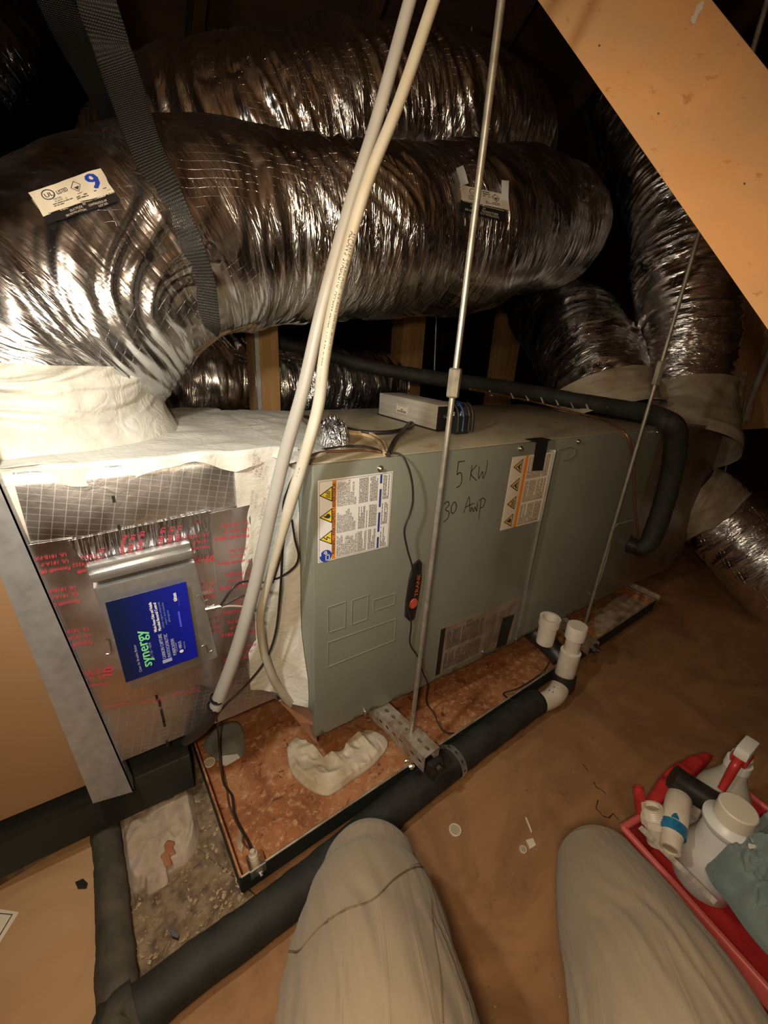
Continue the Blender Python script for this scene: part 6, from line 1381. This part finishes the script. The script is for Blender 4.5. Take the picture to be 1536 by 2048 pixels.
tL = leg_surface(LL, 3); tR = leg_surface(RL, 9)
parts = []
for t_ in (tL, tR):
    v, f, uv = t_.mesh(); parts.append((v, f, uv))
# calves folded underneath, as part of the same trousers mesh
for Lg in (LL, RL):
    tip, ank, hx, shin = full(Lg, 1); t_ = Tube(shin, None, 50, 40, crumple(.04, 5, .003, 8, .5, .004)); parts.append(t_.mesh())
# hips joining the two thighs (behind and below the camera)
hipc = (LL[-1, :3] + RL[-1, :3]) / 2; 
t_ = Tube([(*(LL[-1, :3] + (LL[-1, :3] - hipc) * .35), .07), (*LL[-1, :3], .10), (*(hipc + np.array([-.02, -.05, -.02])), .10), (*RL[-1, :3], .10), (*(RL[-1, :3] + (RL[-1, :3] - hipc) * .35), .07)], None, 50, 60); parts.append(t_.mesh())
V = []; Fc = []; U = []; n_ = 0
for v, f, uv in parts: V.append(v); Fc.append(f + n_); U.append(uv); n_ += len(v)
trs = mk('trousers', np.vstack(V), np.vstack(Fc), M_['pants'], per, True, np.vstack(U))
# body inside the trousers: one skinned surface, hips to feet
def skin_body():
    me = bpy.data.meshes.new('body'); org = np.array(per['org']); vs = []; es = []; rad = []
    def av(p, r, par=None):
        vs.append(tuple(np.asarray(p, float) - org)); rad.append(r)
        if par is not None: es.append((par, len(vs) - 1))
        return len(vs) - 1
    root = av(hipc + np.array([-.02, -.05, -.02]), .07)
    for Lg in (LL, RL):
        a_ = av(Lg[-1, :3], .060, root); b_ = av(Lg[4, :3], .050, a_); c_ = av(Lg[2, :3], .042, b_); d_ = av(Lg[0, :3] , .036, c_)
        tip, ank, hx, shin = full(Lg, 1); e = av(np.array(shin[1][:3]), .036, d_); g = av(ank, .028, e); h_ = av(ank + hx * .05 - (0, 0, .015), .028, g); av(ank + hx * .05 + np.array([0, 0, -.025]) - hx * .01, .022, h_)
    me.from_pydata(vs, es, []); o = bpy.data.objects.new('body', me); COL.objects.link(o); o.parent = per; o['org'] = per['org'].to_list() if hasattr(per['org'], 'to_list') else list(per['org'])
    md = o.modifiers.new('skin', 'SKIN'); 
    for k, r_ in enumerate(rad): me.skin_vertices[0].data[k].radius = (r_, r_)
    me.skin_vertices[0].data[0].use_root = True
    o.modifiers.new('sub', 'SUBSURF').render_levels = 2; me.materials.append(M_['skin']); return o
skin_body()
for Lg in (LL, RL):
    tip, ank, hx, shin = full(Lg, 1); v, f = Tube([(*(ank + np.array([0, 0, -.0])), .044), (*(ank + hx * .06 + np.array([0, 0, -.008])), .046), (*(ank + hx * .15 + np.array([0, 0, -.012])), .040), (*(ank + hx * .20 + np.array([0, 0, -.014])), .022)], None, 30, 24).mesh()[:2]; mk('boot', v, f, M_['boot'], per, True)
# knee panel seam on the left-hand leg: traced on the surface
bvL = BVHTree.FromPolygons([tuple(p) for p in tL.p.reshape(-1, 3)], [tuple(map(int, q)) for q in tL.mesh()[1]])
bvR = BVHTree.FromPolygons([tuple(p) for p in tR.p.reshape(-1, 3)], [tuple(map(int, q)) for q in tR.mesh()[1]])
def seam(bv, px, r=.0009, off=.0004, name='seam'):
    pts = []
    for u, v_ in catmull([(a_, b_, 0) for a_, b_ in px], 60)[:, :2]:
        h = bv.ray_cast(Vector(CAM), Vector(nrm(ray(u, v_))))
        if h[0] is not None: pts.append(np.array(h[0]) + nrm(CAM - np.array(h[0])) * off)
    if len(pts) > 3: return tube(name, pts, r, M_['pants_seam'], trs, len(pts) * 2, 6)
sm = [(578, 1903), (600, 1900), (640, 1855), (690, 1820), (745, 1800), (790, 1757), (828, 1735), (856, 1736)]
seam(bvL, sm, .0011); seam(bvL, [(a_ + 1, b_ - 6) for a_, b_ in sm[2:]], .0004)
# thicker knee panel above the seam
kp = MB()
def strip(bv, px, upx, off=.0014):
    rows = []
    a_ = catmull([(x, y, 0) for x, y in px], 40)[:, :2]; b_ = catmull([(x, y, 0) for x, y in upx], 40)[:, :2]
    for k in range(40):
        row = []
        for q in np.linspace(0, 1, 16):
            uvp = a_[k] * (1 - q) + b_[k] * q; h = bv.ray_cast(Vector(CAM), Vector(nrm(ray(*uvp)))); row.append(None if h[0] is None else np.array(h[0]) + nrm(CAM - np.array(h[0])) * (off * (1 - q ** 3)))
        rows.append(row)
    V = []; idx = {}; Fq = []
    for i_, row in enumerate(rows):
        for j_, p in enumerate(row):
            if p is not None: idx[(i_, j_)] = len(V); V.append(p)
    for i_ in range(39):
        for j_ in range(15):
            k4 = [(i_, j_), (i_ + 1, j_), (i_ + 1, j_ + 1), (i_, j_ + 1)]
            if all(k in idx for k in k4): Fq.append([idx[k] for k in k4])
    return V, Fq
V, Fq = strip(bvL, sm[1:-1], [(625, 1790), (645, 1740), (690, 1690), (740, 1665), (790, 1670), (825, 1700)])
if Fq: mk('knee_panel', V, Fq, M_['pants'], trs, True, label='overlapping knee panel')
seam(bvL, [(862, 1800), (868, 1870), (880, 1950), (886, 2046)], .0009); seam(bvL, [(856, 1745), (878, 1830), (905, 1900), (935, 2000), (945, 2046)], .0009)
seam(bvR, [(1110, 1690), (1130, 1672), (1155, 1660), (1190, 1655), (1220, 1664)], .0009)
seam(bvR, [(1360, 1800), (1430, 1880), (1500, 1960), (1540, 2010)], .0009)

for o in bpy.data.objects:
    if 'org' in o: del o['org']
